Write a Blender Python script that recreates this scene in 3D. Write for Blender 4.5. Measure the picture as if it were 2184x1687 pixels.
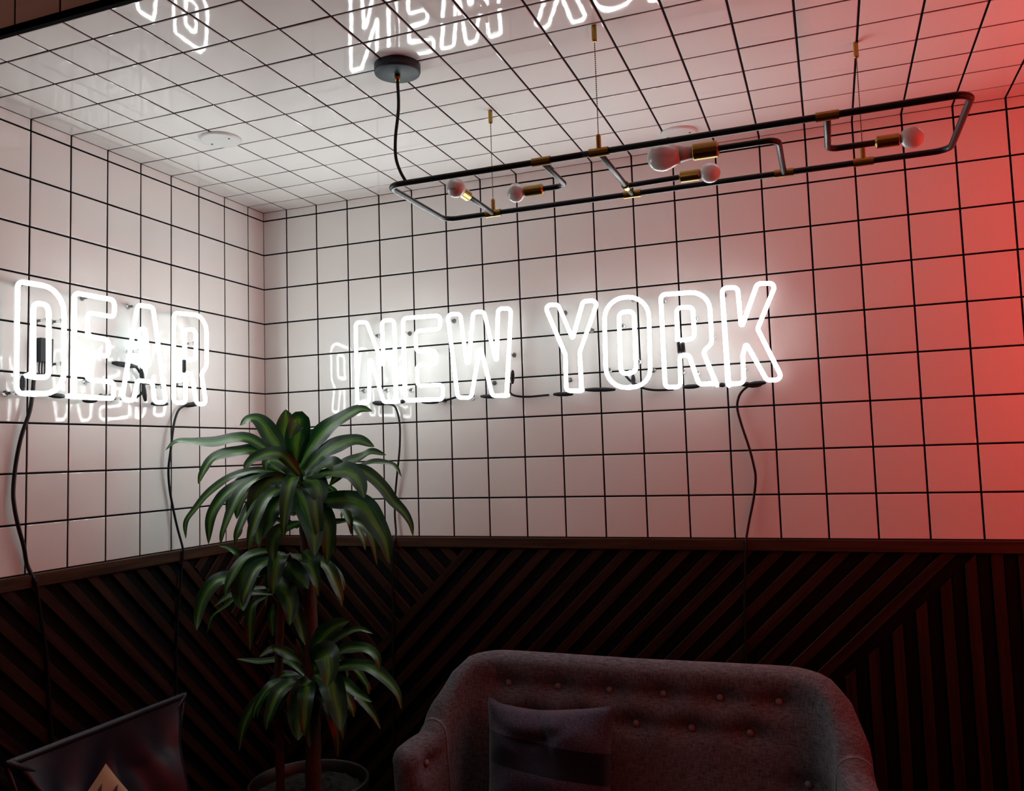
import bpy, bmesh, math, random
from mathutils import Vector, Matrix

# ------------------------------------------------------------------ camera, world, exposure
scene = bpy.context.scene
for o in list(bpy.data.objects):
    bpy.data.objects.remove(o)
COL = scene.collection
random.seed(7)

cam_data = bpy.data.cameras.new('camera')
cam = bpy.data.objects.new('camera', cam_data)
COL.objects.link(cam)
RT, UP, BK = (0.93214, 0.36078, -0.03078), (0.05744, -0.06339, 0.99633), (0.35751, -0.93049, -0.07981)
CAMPOS = Vector((2.2439, -3.0325, 1.6278))
cam.matrix_world = Matrix(((RT[0], UP[0], BK[0], CAMPOS.x), (RT[1], UP[1], BK[1], CAMPOS.y),
                           (RT[2], UP[2], BK[2], CAMPOS.z), (0, 0, 0, 1)))
cam_data.sensor_width = 36.0
cam_data.lens = 30.048
cam_data.shift_x = 0.01088
cam_data.shift_y = -0.00979
cam_data.clip_start = 0.05
scene.camera = cam

world = bpy.data.worlds.new('dim_room')
scene.world = world
world.use_nodes = True
world.node_tree.nodes['Background'].inputs[0].default_value = (0.060, 0.023, 0.013, 1)
world.node_tree.nodes['Background'].inputs[1].default_value = 1.0

scene.view_settings.view_transform = 'Standard'
scene.view_settings.look = 'None'
scene.view_settings.gamma = 1.0
scene.view_settings.use_curve_mapping = False
scene.view_settings.exposure = 0.0
scene.cycles.max_bounces = 5
scene.cycles.diffuse_bounces = 3
scene.cycles.glossy_bounces = 3
scene.cycles.transmission_bounces = 4
scene.cycles.caustics_reflective = False
scene.cycles.caustics_refractive = False

WHITE_NEON = 21.0     # radiance of the white tubes, front
WHITE_SIDE, WHITE_BACK = 6.4, 0.7   # radiance of their flanks and backs, lowered to hold light off the wall
RED_NEON = 47.0       # radiance of the red tubes on the side wall

# ------------------------------------------------------------------ the grid of the room (metres)
P = 0.15              # tile pitch
HC = 2.70             # height of the tiled ceiling
OFF_X, OFF_Y, OFF_Z = 0.782 * P, 0.701 * P, 0.2436 * P   # cut tiles next to the corner and the ceiling
Z_RAIL = HC - OFF_Z - 8.987 * P                          # lower edge of the wall tiles
X_END, Y_END, Y_LEFT = 3.40, -1.55, -2.60
GROUT = 0.0058

# ---- measured shapes: neon letters in wall coordinates (run along the wall, height, bend radius), metres
LETTERS = [
    ('D', 'DEAR', 'L',
     [[(-1.186, 1.847, 0.016), (-1.074, 1.853, 0.075), (-1.078, 2.178, 0.075), (-1.241, 2.173, 0.02), (-1.24, 1.845, 0.02), (-1.19, 1.847, 0.016)], [(-1.198, 1.9, 0.004), (-1.183, 1.896, 0.006), (-1.13, 1.9, 0.018), (-1.133, 2.122, 0.022), (-1.186, 2.116, 0.018), (-1.185, 1.905, 0.016)]],
     [[(-1.205, 1.898), (-1.205, 1.855)], [(-1.112, 1.847), (-1.058, 1.847)]],
     [(-1.198, 2.17), (-1.144, 2.068), (-1.035, 2.079), (-1.233, 1.845), (-1.092, 1.937)]),
    ('E', 'DEAR', 'L',
     [[(-1.052, 1.847, 0.016), (-0.88, 1.847, 0.016), (-0.88, 1.902, 0.016), (-0.988, 1.903, 0.016), (-0.988, 1.984, 0.016), (-0.903, 1.985, 0.016), (-0.902, 2.039, 0.016), (-0.987, 2.042, 0.016), (-0.987, 2.117, 0.016), (-0.879, 2.118, 0.016), (-0.879, 2.175, 0.016), (-1.04, 2.172, 0.016), (-1.038, 1.849, 0.016)]],
     [[(-0.986, 1.837), (-0.935, 1.839)]],
     [(-0.958, 2.165), (-0.945, 1.897), (-0.841, 1.844)]),
    ('A', 'DEAR', 'L',
     [[(-0.821, 1.846, 0.016), (-0.845, 1.847, 0.016), (-0.777, 2.174, 0.016), (-0.706, 2.177, 0.016), (-0.643, 1.846, 0.016), (-0.698, 1.843, 0.016), (-0.709, 1.914, 0.016), (-0.776, 1.915, 0.016), (-0.794, 1.846, 0.016), (-0.817, 1.845, 0.016)], [(-0.754, 2.058, 0.004), (-0.773, 2.064, 0.008), (-0.77, 2.09, 0.008), (-0.742, 2.096, 0.008), (-0.722, 1.965, 0.01), (-0.77, 1.967, 0.01), (-0.754, 2.057, 0.016)]],
     [[(-0.743, 1.956), (-0.734, 1.905)], [(-0.734, 1.905), (-0.723, 1.849)], [(-0.694, 1.84), (-0.618, 1.842)]],
     [(-0.764, 2.174), (-0.841, 1.848), (-0.765, 2.02), (-0.599, 1.911)]),
    ('R', 'DEAR', 'L',
     [[(-0.544, 1.957, 0.016), (-0.513, 1.959, 0.016), (-0.486, 1.847, 0.016), (-0.435, 1.849, 0.016), (-0.46, 1.963, 0.02), (-0.431, 1.991, 0.04), (-0.431, 2.186, 0.06), (-0.604, 2.171, 0.016), (-0.605, 1.846, 0.016), (-0.545, 1.849, 0.016), (-0.544, 1.952, 0.016)], [(-0.549, 2.008, 0.016), (-0.548, 2.118, 0.018), (-0.49, 2.125, 0.02), (-0.489, 2.012, 0.018), (-0.538, 2.008, 0.016)]],
     [[(-0.551, 2.005), (-0.551, 1.96)]],
     [(-0.537, 2.166), (-0.494, 2.071), (-0.553, 1.914)]),
    ('N', 'NEW', 'R',
     [[(0.662, 1.845, 0.016), (0.603, 1.846, 0.016), (0.551, 2.015, 0.006), (0.542, 2.016, 0.006), (0.538, 1.845, 0.016), (0.483, 1.848, 0.016), (0.482, 2.174, 0.016), (0.533, 2.17, 0.016), (0.601, 1.996, 0.004), (0.606, 1.997, 0.004), (0.602, 2.171, 0.016), (0.657, 2.168, 0.016), (0.658, 1.85, 0.016)]],
     [[(0.574, 1.846), (0.601, 1.843)], [(0.669, 1.845), (0.685, 1.844)]],
     [(0.561, 2.128), (0.492, 1.914), (0.598, 1.892)]),
    ('E', 'NEW', 'R',
     [[(0.707, 1.848, 0.016), (0.86, 1.843, 0.016), (0.862, 1.9, 0.016), (0.753, 1.902, 0.016), (0.752, 1.983, 0.016), (0.834, 1.979, 0.016), (0.839, 2.032, 0.016), (0.751, 2.037, 0.016), (0.75, 2.116, 0.016), (0.855, 2.116, 0.016), (0.858, 2.169, 0.016), (0.696, 2.172, 0.016), (0.699, 1.852, 0.016)]],
     [[(0.763, 1.839), (0.832, 1.835)]],
     [(0.708, 2.13), (0.805, 2.029), (0.668, 1.891), (0.837, 1.843)]),
    ('W', 'NEW', 'R',
     [[(1.122, 1.844, 0.016), (1.065, 1.846, 0.016), (1.025, 2.024, 0.006), (1.018, 2.025, 0.006), (0.979, 1.844, 0.016), (0.923, 1.847, 0.016), (0.889, 2.171, 0.016), (0.943, 2.167, 0.016), (0.963, 1.978, 0.005), (0.972, 1.977, 0.005), (0.997, 2.17, 0.016), (1.041, 2.167, 0.016), (1.082, 1.982, 0.004), (1.087, 1.982, 0.004), (1.098, 2.174, 0.016), (1.151, 2.17, 0.016), (1.123, 1.847, 0.016)]],
     [[(1.143, 1.937), (1.14, 1.89)], [(1.012, 1.848), (1.082, 1.843)]],
     [(0.901, 2.142), (1.148, 2.017), (1.064, 1.896), (0.957, 1.839)]),
    ('Y', 'YORK', 'R',
     [[(1.41, 1.846, 0.016), (1.354, 1.849, 0.016), (1.356, 1.981, 0.016), (1.282, 2.171, 0.016), (1.335, 2.167, 0.016), (1.383, 2.043, 0.005), (1.387, 2.043, 0.005), (1.43, 2.171, 0.016), (1.486, 2.169, 0.016), (1.41, 1.986, 0.016), (1.412, 1.848, 0.016)]],
     [[(1.301, 1.84), (1.372, 1.837)], [(1.42, 1.85), (1.53, 1.845)]],
     [(1.352, 2.148), (1.456, 2.067), (1.363, 1.892)]),
    ('O', 'YORK', 'R',
     [[(1.586, 1.848, 0.016), (1.503, 1.849, 0.075), (1.508, 2.175, 0.075), (1.669, 2.166, 0.075), (1.662, 1.846, 0.075), (1.592, 1.849, 0.016)], [(1.588, 1.898, 0.016), (1.558, 1.898, 0.02), (1.56, 2.118, 0.02), (1.615, 2.119, 0.02), (1.613, 1.9, 0.02), (1.592, 1.9, 0.016)]],
     [[(1.598, 1.892), (1.598, 1.859)]],
     [(1.566, 2.087), (1.513, 1.919), (1.623, 1.951), (1.604, 2.166), (1.673, 1.918)]),
    ('R', 'YORK', 'R',
     [[(1.878, 1.845, 0.016), (1.829, 1.845, 0.016), (1.8, 1.948, 0.016), (1.768, 1.951, 0.016), (1.767, 1.84, 0.016), (1.713, 1.841, 0.016), (1.712, 2.168, 0.016), (1.878, 2.164, 0.065), (1.88, 1.983, 0.03), (1.848, 1.957, 0.02), (1.888, 1.84, 0.016)], [(1.764, 2.0, 0.016), (1.765, 2.117, 0.016), (1.821, 2.114, 0.016), (1.821, 2.005, 0.016), (1.774, 2.001, 0.016)]],
     [[(1.766, 1.996), (1.767, 1.958)], [(1.781, 1.995), (1.782, 1.959)], [(1.773, 1.84), (1.826, 1.84)], [(1.894, 1.84), (1.914, 1.839)]],
     [(1.719, 2.14), (1.828, 2.079), (1.886, 2.009), (1.774, 1.893), (1.814, 1.885)]),
    ('K', 'YORK', 'R',
     [[(1.927, 1.836, 0.016), (1.922, 2.171, 0.016), (1.974, 2.168, 0.016), (1.979, 2.039, 0.005), (1.984, 2.039, 0.005), (2.039, 2.174, 0.016), (2.1, 2.17, 0.016), (2.032, 2.021, 0.016), (2.104, 1.844, 0.016), (2.052, 1.846, 0.016), (1.995, 1.968, 0.006), (1.99, 1.968, 0.008), (1.979, 1.935, 0.016), (1.978, 1.84, 0.016), (1.93, 1.84, 0.016)]],
     [[(1.969, 1.837), (1.995, 1.838)], [(1.995, 1.838), (2.046, 1.839)]],
     [(1.93, 2.141), (1.986, 1.892), (2.088, 1.912)]),
]
CABLES = [
    ('NEWdrop', 'R', 0.018, [(0.553, 1.846), (0.59, 1.842), (0.623, 1.835), (0.638, 1.814), (0.65, 1.757), (0.651, 1.681), (0.646, 1.62), (0.635, 1.554), (0.623, 1.474), (0.62, 1.403), (0.626, 1.333), (0.627, 1.307)]),
    ('NEWjumpEW', 'R', 0.018, [(0.814, 1.838), (0.837, 1.84), (0.866, 1.844), (0.903, 1.852), (0.934, 1.856), (0.973, 1.853)]),
    ('WY', 'R', 0.018, [(1.124, 1.892), (1.12, 1.869), (1.123, 1.856), (1.138, 1.846), (1.164, 1.84), (1.2, 1.838), (1.233, 1.839), (1.275, 1.84)]),
    ('OR', 'R', 0.018, [(1.565, 1.895), (1.581, 1.876), (1.6, 1.862), (1.623, 1.848), (1.647, 1.84), (1.675, 1.836), (1.708, 1.835), (1.734, 1.835)]),
    ('Kdrop', 'R', 0.018, [(2.019, 1.836), (1.992, 1.833), (1.968, 1.816), (1.953, 1.791), (1.948, 1.758), (1.958, 1.706), (1.981, 1.621), (1.993, 1.56), (1.996, 1.52), (1.987, 1.457), (1.968, 1.378), (1.956, 1.316)]),
    ('Ddrop', 'L', 0.018, [(-1.142, 1.915), (-1.147, 1.892), (-1.155, 1.846), (-1.167, 1.794), (-1.19, 1.724), (-1.203, 1.648), (-1.211, 1.574), (-1.212, 1.526), (-1.2, 1.465), (-1.177, 1.401), (-1.161, 1.345), (-1.151, 1.299)]),
    ('Rdrop', 'L', 0.018, [(-0.461, 1.849), (-0.504, 1.842), (-0.531, 1.827), (-0.55, 1.798), (-0.567, 1.758), (-0.583, 1.678), (-0.59, 1.609), (-0.58, 1.54), (-0.564, 1.47), (-0.548, 1.399), (-0.537, 1.329)]),
    ('Aloop', 'L', 0.018, [(-0.818, 1.969), (-0.753, 1.967), (-0.724, 1.949), (-0.706, 1.923), (-0.709, 1.898), (-0.724, 1.875), (-0.742, 1.861)]),
]
# leaves: (width, facing, midrib points)
LEAVES = [
    (0.044, 0.55, [(0.554, -0.62, 1.611), (0.504, -0.627, 1.694), (0.446, -0.631, 1.766), (0.402, -0.636, 1.776), (0.37, -0.64, 1.751)]),
    (0.057, 0.8, [(0.533, -0.59, 1.619), (0.513, -0.578, 1.707), (0.507, -0.568, 1.773), (0.499, -0.56, 1.803)]),
    (0.052, 0.8, [(0.6, -0.65, 1.619), (0.629, -0.686, 1.686), (0.658, -0.713, 1.75), (0.662, -0.737, 1.741), (0.653, -0.76, 1.697)]),
    (0.041, 0.6, [(0.603, -0.64, 1.602), (0.659, -0.648, 1.672), (0.718, -0.654, 1.728), (0.799, -0.66, 1.766), (0.854, -0.665, 1.784), (0.901, -0.67, 1.774)]),
    (0.043, 0.6, [(0.63, -0.65, 1.589), (0.701, -0.66, 1.646), (0.778, -0.667, 1.676), (0.848, -0.674, 1.686), (0.911, -0.68, 1.662)]),
    (0.036, 0.7, [(0.569, -0.59, 1.627), (0.582, -0.561, 1.7), (0.612, -0.54, 1.73)]),
    (0.033, 0.55, [(0.563, -0.64, 1.62), (0.5, -0.657, 1.664), (0.432, -0.669, 1.705), (0.378, -0.681, 1.711), (0.302, -0.691, 1.699), (0.219, -0.701, 1.704), (0.161, -0.711, 1.706), (0.124, -0.72, 1.676)]),
    (0.037, 0.5, [(0.56, -0.65, 1.62), (0.467, -0.675, 1.663), (0.409, -0.693, 1.667), (0.322, -0.71, 1.649), (0.287, -0.725, 1.603), (0.279, -0.74, 1.559)]),
    (0.039, 0.5, [(0.628, -0.67, 1.581), (0.596, -0.7, 1.641), (0.563, -0.723, 1.657), (0.518, -0.743, 1.644), (0.497, -0.762, 1.624), (0.496, -0.78, 1.602)]),
    (0.026, 0.5, [(0.573, -0.64, 1.569), (0.499, -0.657, 1.596), (0.431, -0.669, 1.598), (0.356, -0.681, 1.579), (0.28, -0.691, 1.529), (0.229, -0.701, 1.474), (0.202, -0.711, 1.432), (0.21, -0.72, 1.377)]),
    (0.034, 0.5, [(0.57, -0.65, 1.561), (0.47, -0.68, 1.581), (0.384, -0.703, 1.541), (0.348, -0.723, 1.5), (0.33, -0.742, 1.447), (0.337, -0.76, 1.365)]),
    (0.032, 0.4, [(0.483, -0.6, 1.56), (0.372, -0.607, 1.584), (0.327, -0.611, 1.546), (0.306, -0.616, 1.502), (0.299, -0.62, 1.459)]),
    (0.032, 0.4, [(0.483, -0.6, 1.552), (0.398, -0.613, 1.536), (0.368, -0.623, 1.511), (0.354, -0.632, 1.473), (0.355, -0.64, 1.436)]),
    (0.047, 0.6, [(0.596, -0.66, 1.561), (0.579, -0.698, 1.571), (0.555, -0.726, 1.568), (0.539, -0.752, 1.537), (0.54, -0.776, 1.481), (0.554, -0.798, 1.423), (0.576, -0.82, 1.37)]),
    (0.035, 0.5, [(0.562, -0.64, 1.527), (0.55, -0.673, 1.499), (0.542, -0.697, 1.472), (0.543, -0.719, 1.436), (0.533, -0.74, 1.385)]),
    (0.052, 0.7, [(0.613, -0.67, 1.54), (0.68, -0.726, 1.501), (0.731, -0.768, 1.46), (0.769, -0.805, 1.409), (0.793, -0.84, 1.342)]),
    (0.05, 0.5, [(0.666, -0.66, 1.576), (0.788, -0.693, 1.595), (0.854, -0.717, 1.582), (0.893, -0.739, 1.547), (0.918, -0.76, 1.507)]),
    (0.032, 0.5, [(0.662, -0.64, 1.567), (0.757, -0.651, 1.595), (0.843, -0.66, 1.593), (0.893, -0.667, 1.572), (0.937, -0.674, 1.535), (0.972, -0.681, 1.496), (1.014, -0.688, 1.461), (1.039, -0.694, 1.426), (1.049, -0.7, 1.388)]),
    (0.033, 0.5, [(0.636, -0.6, 1.558), (0.735, -0.6, 1.606), (0.813, -0.6, 1.634), (0.856, -0.6, 1.649), (0.908, -0.6, 1.635)]),
    (0.023, 0.4, [(0.647, -0.58, 1.557), (0.786, -0.58, 1.6), (0.844, -0.58, 1.616), (0.892, -0.58, 1.614), (0.929, -0.58, 1.601), (0.951, -0.58, 1.564)]),
    (0.054, 0.6, [(0.643, -0.65, 1.493), (0.768, -0.679, 1.502), (0.842, -0.7, 1.498), (0.898, -0.719, 1.475), (0.943, -0.737, 1.43), (0.982, -0.754, 1.382), (1.005, -0.77, 1.314)]),
    (0.027, 0.4, [(0.609, -0.6, 1.426), (0.729, -0.611, 1.427), (0.792, -0.619, 1.432), (0.843, -0.627, 1.412), (0.874, -0.633, 1.369), (0.89, -0.64, 1.293)]),
    (0.035, 0.5, [(0.626, -0.67, 1.428), (0.607, -0.706, 1.419), (0.592, -0.733, 1.409), (0.585, -0.757, 1.375), (0.601, -0.78, 1.314)]),
    (0.039, 0.6, [(0.635, -0.66, 1.494), (0.708, -0.696, 1.483), (0.758, -0.723, 1.445), (0.782, -0.747, 1.395), (0.79, -0.77, 1.308)]),
    (0.048, 0.6, [(0.636, -0.66, 1.568), (0.703, -0.702, 1.561), (0.741, -0.732, 1.529), (0.756, -0.76, 1.479)]),
    (0.041, 0.5, [(0.599, -0.62, 1.559), (0.69, -0.636, 1.608), (0.737, -0.649, 1.616), (0.772, -0.66, 1.59), (0.739, -0.67, 1.542)]),
    (0.036, 0.4, [(0.573, -0.62, 1.525), (0.545, -0.63, 1.552), (0.52, -0.637, 1.536), (0.539, -0.644, 1.493), (0.568, -0.65, 1.46)]),
    (0.04, 0.5, [(0.612, -0.64, 1.534), (0.586, -0.665, 1.611), (0.519, -0.683, 1.634), (0.515, -0.7, 1.597)]),
    (0.043, 0.6, [(0.56, -0.57, 1.575), (0.583, -0.549, 1.63), (0.599, -0.534, 1.66), (0.599, -0.52, 1.625)]),
    (0.045, 0.6, [(0.569, -0.59, 1.576), (0.488, -0.578, 1.594), (0.44, -0.568, 1.63), (0.401, -0.56, 1.64)]),
    (0.024, 0.4, [(0.579, -0.57, 1.463), (0.702, -0.567, 1.474), (0.73, -0.564, 1.461), (0.748, -0.562, 1.419), (0.75, -0.56, 1.377)]),
    (0.028, 0.4, [(0.55, -0.58, 1.446), (0.492, -0.572, 1.459), (0.457, -0.566, 1.498), (0.432, -0.56, 1.52)]),
    (0.023, 0.4, [(0.566, -0.59, 1.404), (0.505, -0.59, 1.426), (0.464, -0.59, 1.439)]),
    (0.026, 0.5, [(0.555, -0.62, 1.285), (0.395, -0.64, 1.289), (0.365, -0.654, 1.326), (0.339, -0.668, 1.345), (0.313, -0.68, 1.351)]),
    (0.058, 0.65, [(0.541, -0.65, 1.284), (0.494, -0.689, 1.293), (0.465, -0.717, 1.284), (0.462, -0.743, 1.246), (0.473, -0.767, 1.202), (0.495, -0.79, 1.163)]),
    (0.04, 0.5, [(0.518, -0.64, 1.262), (0.379, -0.673, 1.249), (0.337, -0.698, 1.249), (0.313, -0.72, 1.227), (0.294, -0.741, 1.18), (0.295, -0.761, 1.13), (0.306, -0.78, 1.093)]),
    (0.046, 0.6, [(0.538, -0.66, 1.286), (0.596, -0.693, 1.295), (0.652, -0.718, 1.267), (0.702, -0.74, 1.228)]),
    (0.045, 0.6, [(0.53, -0.67, 1.254), (0.576, -0.706, 1.24), (0.619, -0.733, 1.213), (0.649, -0.757, 1.174), (0.66, -0.78, 1.124)]),
    (0.035, 0.6, [(0.633, -0.66, 1.337), (0.678, -0.685, 1.312), (0.697, -0.703, 1.282), (0.703, -0.72, 1.249)]),
    (0.027, 0.5, [(0.559, -0.64, 1.283), (0.517, -0.665, 1.298), (0.5, -0.683, 1.305), (0.477, -0.7, 1.296)]),
    (0.019, 0.5, [(0.483, -0.62, 1.188), (0.379, -0.64, 1.195), (0.346, -0.654, 1.188), (0.318, -0.668, 1.173), (0.29, -0.68, 1.148)]),
    (0.024, 0.5, [(0.466, -0.64, 1.182), (0.441, -0.665, 1.164), (0.439, -0.683, 1.123), (0.451, -0.7, 1.019)]),
    (0.019, 0.4, [(0.469, -0.6, 1.207), (0.369, -0.613, 1.197), (0.298, -0.623, 1.147), (0.243, -0.632, 1.106), (0.23, -0.64, 1.053)]),
    (0.026, 0.5, [(0.555, -0.66, 1.192), (0.614, -0.693, 1.178), (0.65, -0.718, 1.129), (0.689, -0.74, 1.057)]),
    (0.019, 0.5, [(0.483, -0.62, 1.157), (0.49, -0.637, 1.117), (0.504, -0.65, 1.054)]),
    (0.028, 0.6, [(0.63, -0.62, 0.951), (0.615, -0.631, 0.991), (0.586, -0.64, 1.054)]),
    (0.048, 0.6, [(0.646, -0.64, 0.995), (0.684, -0.657, 1.051), (0.742, -0.669, 1.099), (0.811, -0.68, 1.124)]),
    (0.023, 0.5, [(0.635, -0.6, 0.968), (0.693, -0.6, 1.036), (0.754, -0.6, 1.073), (0.804, -0.6, 1.084), (0.848, -0.6, 1.071)]),
    (0.033, 0.5, [(0.638, -0.62, 0.947), (0.745, -0.637, 1.021), (0.807, -0.649, 1.038), (0.862, -0.66, 1.039), (0.901, -0.67, 1.016), (0.915, -0.68, 0.974)]),
    (0.033, 0.5, [(0.637, -0.62, 0.926), (0.736, -0.639, 0.97), (0.809, -0.653, 0.986), (0.874, -0.666, 0.985), (0.932, -0.678, 0.959), (0.979, -0.689, 0.921), (0.998, -0.7, 0.876)]),
    (0.057, 0.65, [(0.664, -0.66, 0.958), (0.711, -0.7, 1.016), (0.755, -0.729, 1.033), (0.782, -0.755, 0.997), (0.79, -0.78, 0.945)]),
    (0.028, 0.5, [(0.622, -0.62, 0.955), (0.579, -0.646, 0.997), (0.541, -0.666, 1.021), (0.522, -0.684, 1.024), (0.486, -0.7, 1.002)]),
    (0.031, 0.5, [(0.621, -0.62, 0.903), (0.605, -0.649, 0.914), (0.563, -0.67, 0.909), (0.504, -0.689, 0.888), (0.46, -0.707, 0.839), (0.441, -0.724, 0.787), (0.437, -0.74, 0.715)]),
    (0.035, 0.5, [(0.621, -0.62, 0.899), (0.599, -0.64, 0.898), (0.583, -0.654, 0.888), (0.561, -0.668, 0.861), (0.546, -0.68, 0.831)]),
    (0.055, 0.65, [(0.654, -0.66, 0.932), (0.658, -0.7, 0.926), (0.662, -0.729, 0.881), (0.672, -0.755, 0.832), (0.686, -0.78, 0.783)]),
    (0.051, 0.65, [(0.662, -0.65, 0.947), (0.736, -0.686, 0.944), (0.774, -0.713, 0.905), (0.805, -0.737, 0.857), (0.823, -0.76, 0.816)]),
    (0.028, 0.5, [(0.647, -0.62, 0.922), (0.756, -0.637, 0.925), (0.814, -0.649, 0.899), (0.874, -0.66, 0.877)]),
    (0.024, 0.5, [(0.622, -0.59, 0.904), (0.766, -0.593, 0.881), (0.812, -0.596, 0.851), (0.846, -0.598, 0.816), (0.869, -0.6, 0.777)]),
    (0.032, 0.5, [(0.624, -0.6, 0.898), (0.692, -0.621, 0.845), (0.733, -0.636, 0.777), (0.743, -0.65, 0.695)]),
    (0.02, 0.5, [(0.596, -0.59, 0.916), (0.516, -0.594, 0.969), (0.41, -0.597, 0.961), (0.318, -0.6, 0.963)]),
    (0.027, 0.6, [(0.665, -0.67, 0.919), (0.668, -0.691, 0.862), (0.673, -0.706, 0.805), (0.688, -0.72, 0.742)]),
]
CANE = [(0.63, -0.62, 0.566), (0.633, -0.62, 0.756), (0.629, -0.62, 0.933), (0.629, -0.62, 1.142), (0.622, -0.62, 1.278), (0.611, -0.62, 1.414), (0.604, -0.62, 1.553)]
CANE_SIDE = [(0.52, -0.64, 0.562), (0.518, -0.64, 0.753), (0.517, -0.64, 0.931), (0.526, -0.64, 1.097), (0.542, -0.64, 1.233), (0.565, -0.64, 1.309)]

# ------------------------------------------------------------------ helpers
def link(o, parent=None):
    COL.objects.link(o)
    if parent is not None:
        o.parent = parent
    return o

def mesh_obj(name, verts, faces, mat=None, parent=None, smooth=False, uvs=None):
    me = bpy.data.meshes.new(name)
    me.from_pydata([tuple(v) for v in verts], [], faces)
    if uvs is not None:
        lay = me.uv_layers.new(name='UVMap')
        for lp in me.loops:
            lay.data[lp.index].uv = uvs[lp.vertex_index]
    if smooth:
        me.polygons.foreach_set('use_smooth', [True] * len(me.polygons))
    me.update()
    if mat:
        me.materials.append(mat)
    return link(bpy.data.objects.new(name, me), parent)

def share(name, me, parent, matrix):
    o = link(bpy.data.objects.new(name, me), parent)
    o.matrix_basis = matrix
    return o

def empty(name, loc=(0, 0, 0), parent=None):
    o = bpy.data.objects.new(name, None)
    o.location = loc
    o.empty_display_size = 0.05
    return link(o, parent)

def tag(o, label, cat, group=None):
    o['label'] = label
    o['category'] = cat
    if group:
        o['group'] = group
    return o

def struct(o):
    o['kind'] = 'structure'
    return o

class MB:
    """collects shapes that make up one mesh"""
    def __init__(self):
        self.v, self.f = [], []
    def add(self, v, f):
        n = len(self.v)
        self.v += [tuple(x) for x in v]
        self.f += [tuple(i + n for i in q) for q in f]
        return self
    def box(self, a, b):
        (x0, y0, z0), (x1, y1, z1) = a, b
        v = [(x0, y0, z0), (x1, y0, z0), (x1, y1, z0), (x0, y1, z0), (x0, y0, z1), (x1, y0, z1), (x1, y1, z1), (x0, y1, z1)]
        return self.add(v, [(0, 3, 2, 1), (4, 5, 6, 7), (0, 1, 5, 4), (1, 2, 6, 5), (2, 3, 7, 6), (3, 0, 4, 7)])
    def tube(self, pts, r, n=10, caps=True):
        return self.add(*tube_geo(pts, r, n, caps))
    def lathe(self, prof, n=24, m=None):
        v, f = lathe_geo(prof, n)
        if m is not None:
            v = [m @ Vector(x) for x in v]
        return self.add(v, f)
    def build(self, name, mat, parent=None, smooth=True, base=None):
        v = self.v if base is None else [tuple(Vector(x) - Vector(base)) for x in self.v]
        o = mesh_obj(name, v, self.f, mat, parent, smooth)
        if base is not None:
            o.location = base
        return o

def tube_geo(pts, r, n=10, caps=True):
    pts = [Vector(q) for q in pts]
    rs = list(r) if isinstance(r, (list, tuple)) else [r] * len(pts)
    m = len(pts)
    tans = [((pts[min(i + 1, m - 1)] - pts[max(i - 1, 0)])).normalized() for i in range(m)]
    ref = Vector((0, 0, 1)) if abs(tans[0].z) < 0.9 else Vector((1, 0, 0))
    nrm = (ref - tans[0] * ref.dot(tans[0])).normalized()
    v, f = [], []
    for i in range(m):
        nrm = (nrm - tans[i] * nrm.dot(tans[i])).normalized()
        bi = tans[i].cross(nrm)
        # widen at bends so that the tube keeps its thickness
        k = 1.0
        if 0 < i < m - 1:
            a = (pts[i] - pts[i - 1]).normalized(); b = (pts[i + 1] - pts[i]).normalized()
            k = 1.0 / max(0.75, math.sqrt(max(0.0, (1 + a.dot(b)) / 2)))
        for j in range(n):
            a = 2 * math.pi * j / n
            v.append(pts[i] + (nrm * math.cos(a) + bi * math.sin(a)) * rs[i] * (k if k < 1.2 else 1.2))
    for i in range(m - 1):
        for j in range(n):
            f.append((i * n + j, i * n + (j + 1) % n, (i + 1) * n + (j + 1) % n, (i + 1) * n + j))
    if caps:
        for i, s in ((0, -1), (m - 1, 1)):
            c = len(v)
            v.append(pts[i] + tans[i] * rs[i] * 0.55 * s)
            ring = [len(v) + j for j in range(n)]
            for j in range(n):
                v.append(pts[i] + (Vector(v[i * n + j]) - pts[i]) * 0.7 + tans[i] * rs[i] * 0.42 * s)
            for j in range(n):
                a, b = i * n + j, i * n + (j + 1) % n
                ra, rb = ring[j], ring[(j + 1) % n]
                f.append((b, a, ra, rb) if s < 0 else (a, b, rb, ra))
                f.append((rb, ra, c) if s < 0 else (ra, rb, c))
    return v, f

def lathe_geo(prof, n=24):
    v, f = [], []
    for r, z in prof:
        for j in range(n):
            a = 2 * math.pi * j / n
            v.append((r * math.cos(a), r * math.sin(a), z))
    for i in range(len(prof) - 1):
        for j in range(n):
            f.append((i * n + j, i * n + (j + 1) % n, (i + 1) * n + (j + 1) % n, (i + 1) * n + j))
    f.append(tuple(range(n - 1, -1, -1)))
    m = (len(prof) - 1) * n
    f.append(tuple(m + j for j in range(n)))
    return v, f

def align(axis, loc):
    """matrix that turns +z into axis and moves to loc"""
    q = Vector((0, 0, 1)).rotation_difference(Vector(axis).normalized())
    return Matrix.Translation(loc) @ q.to_matrix().to_4x4()

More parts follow.
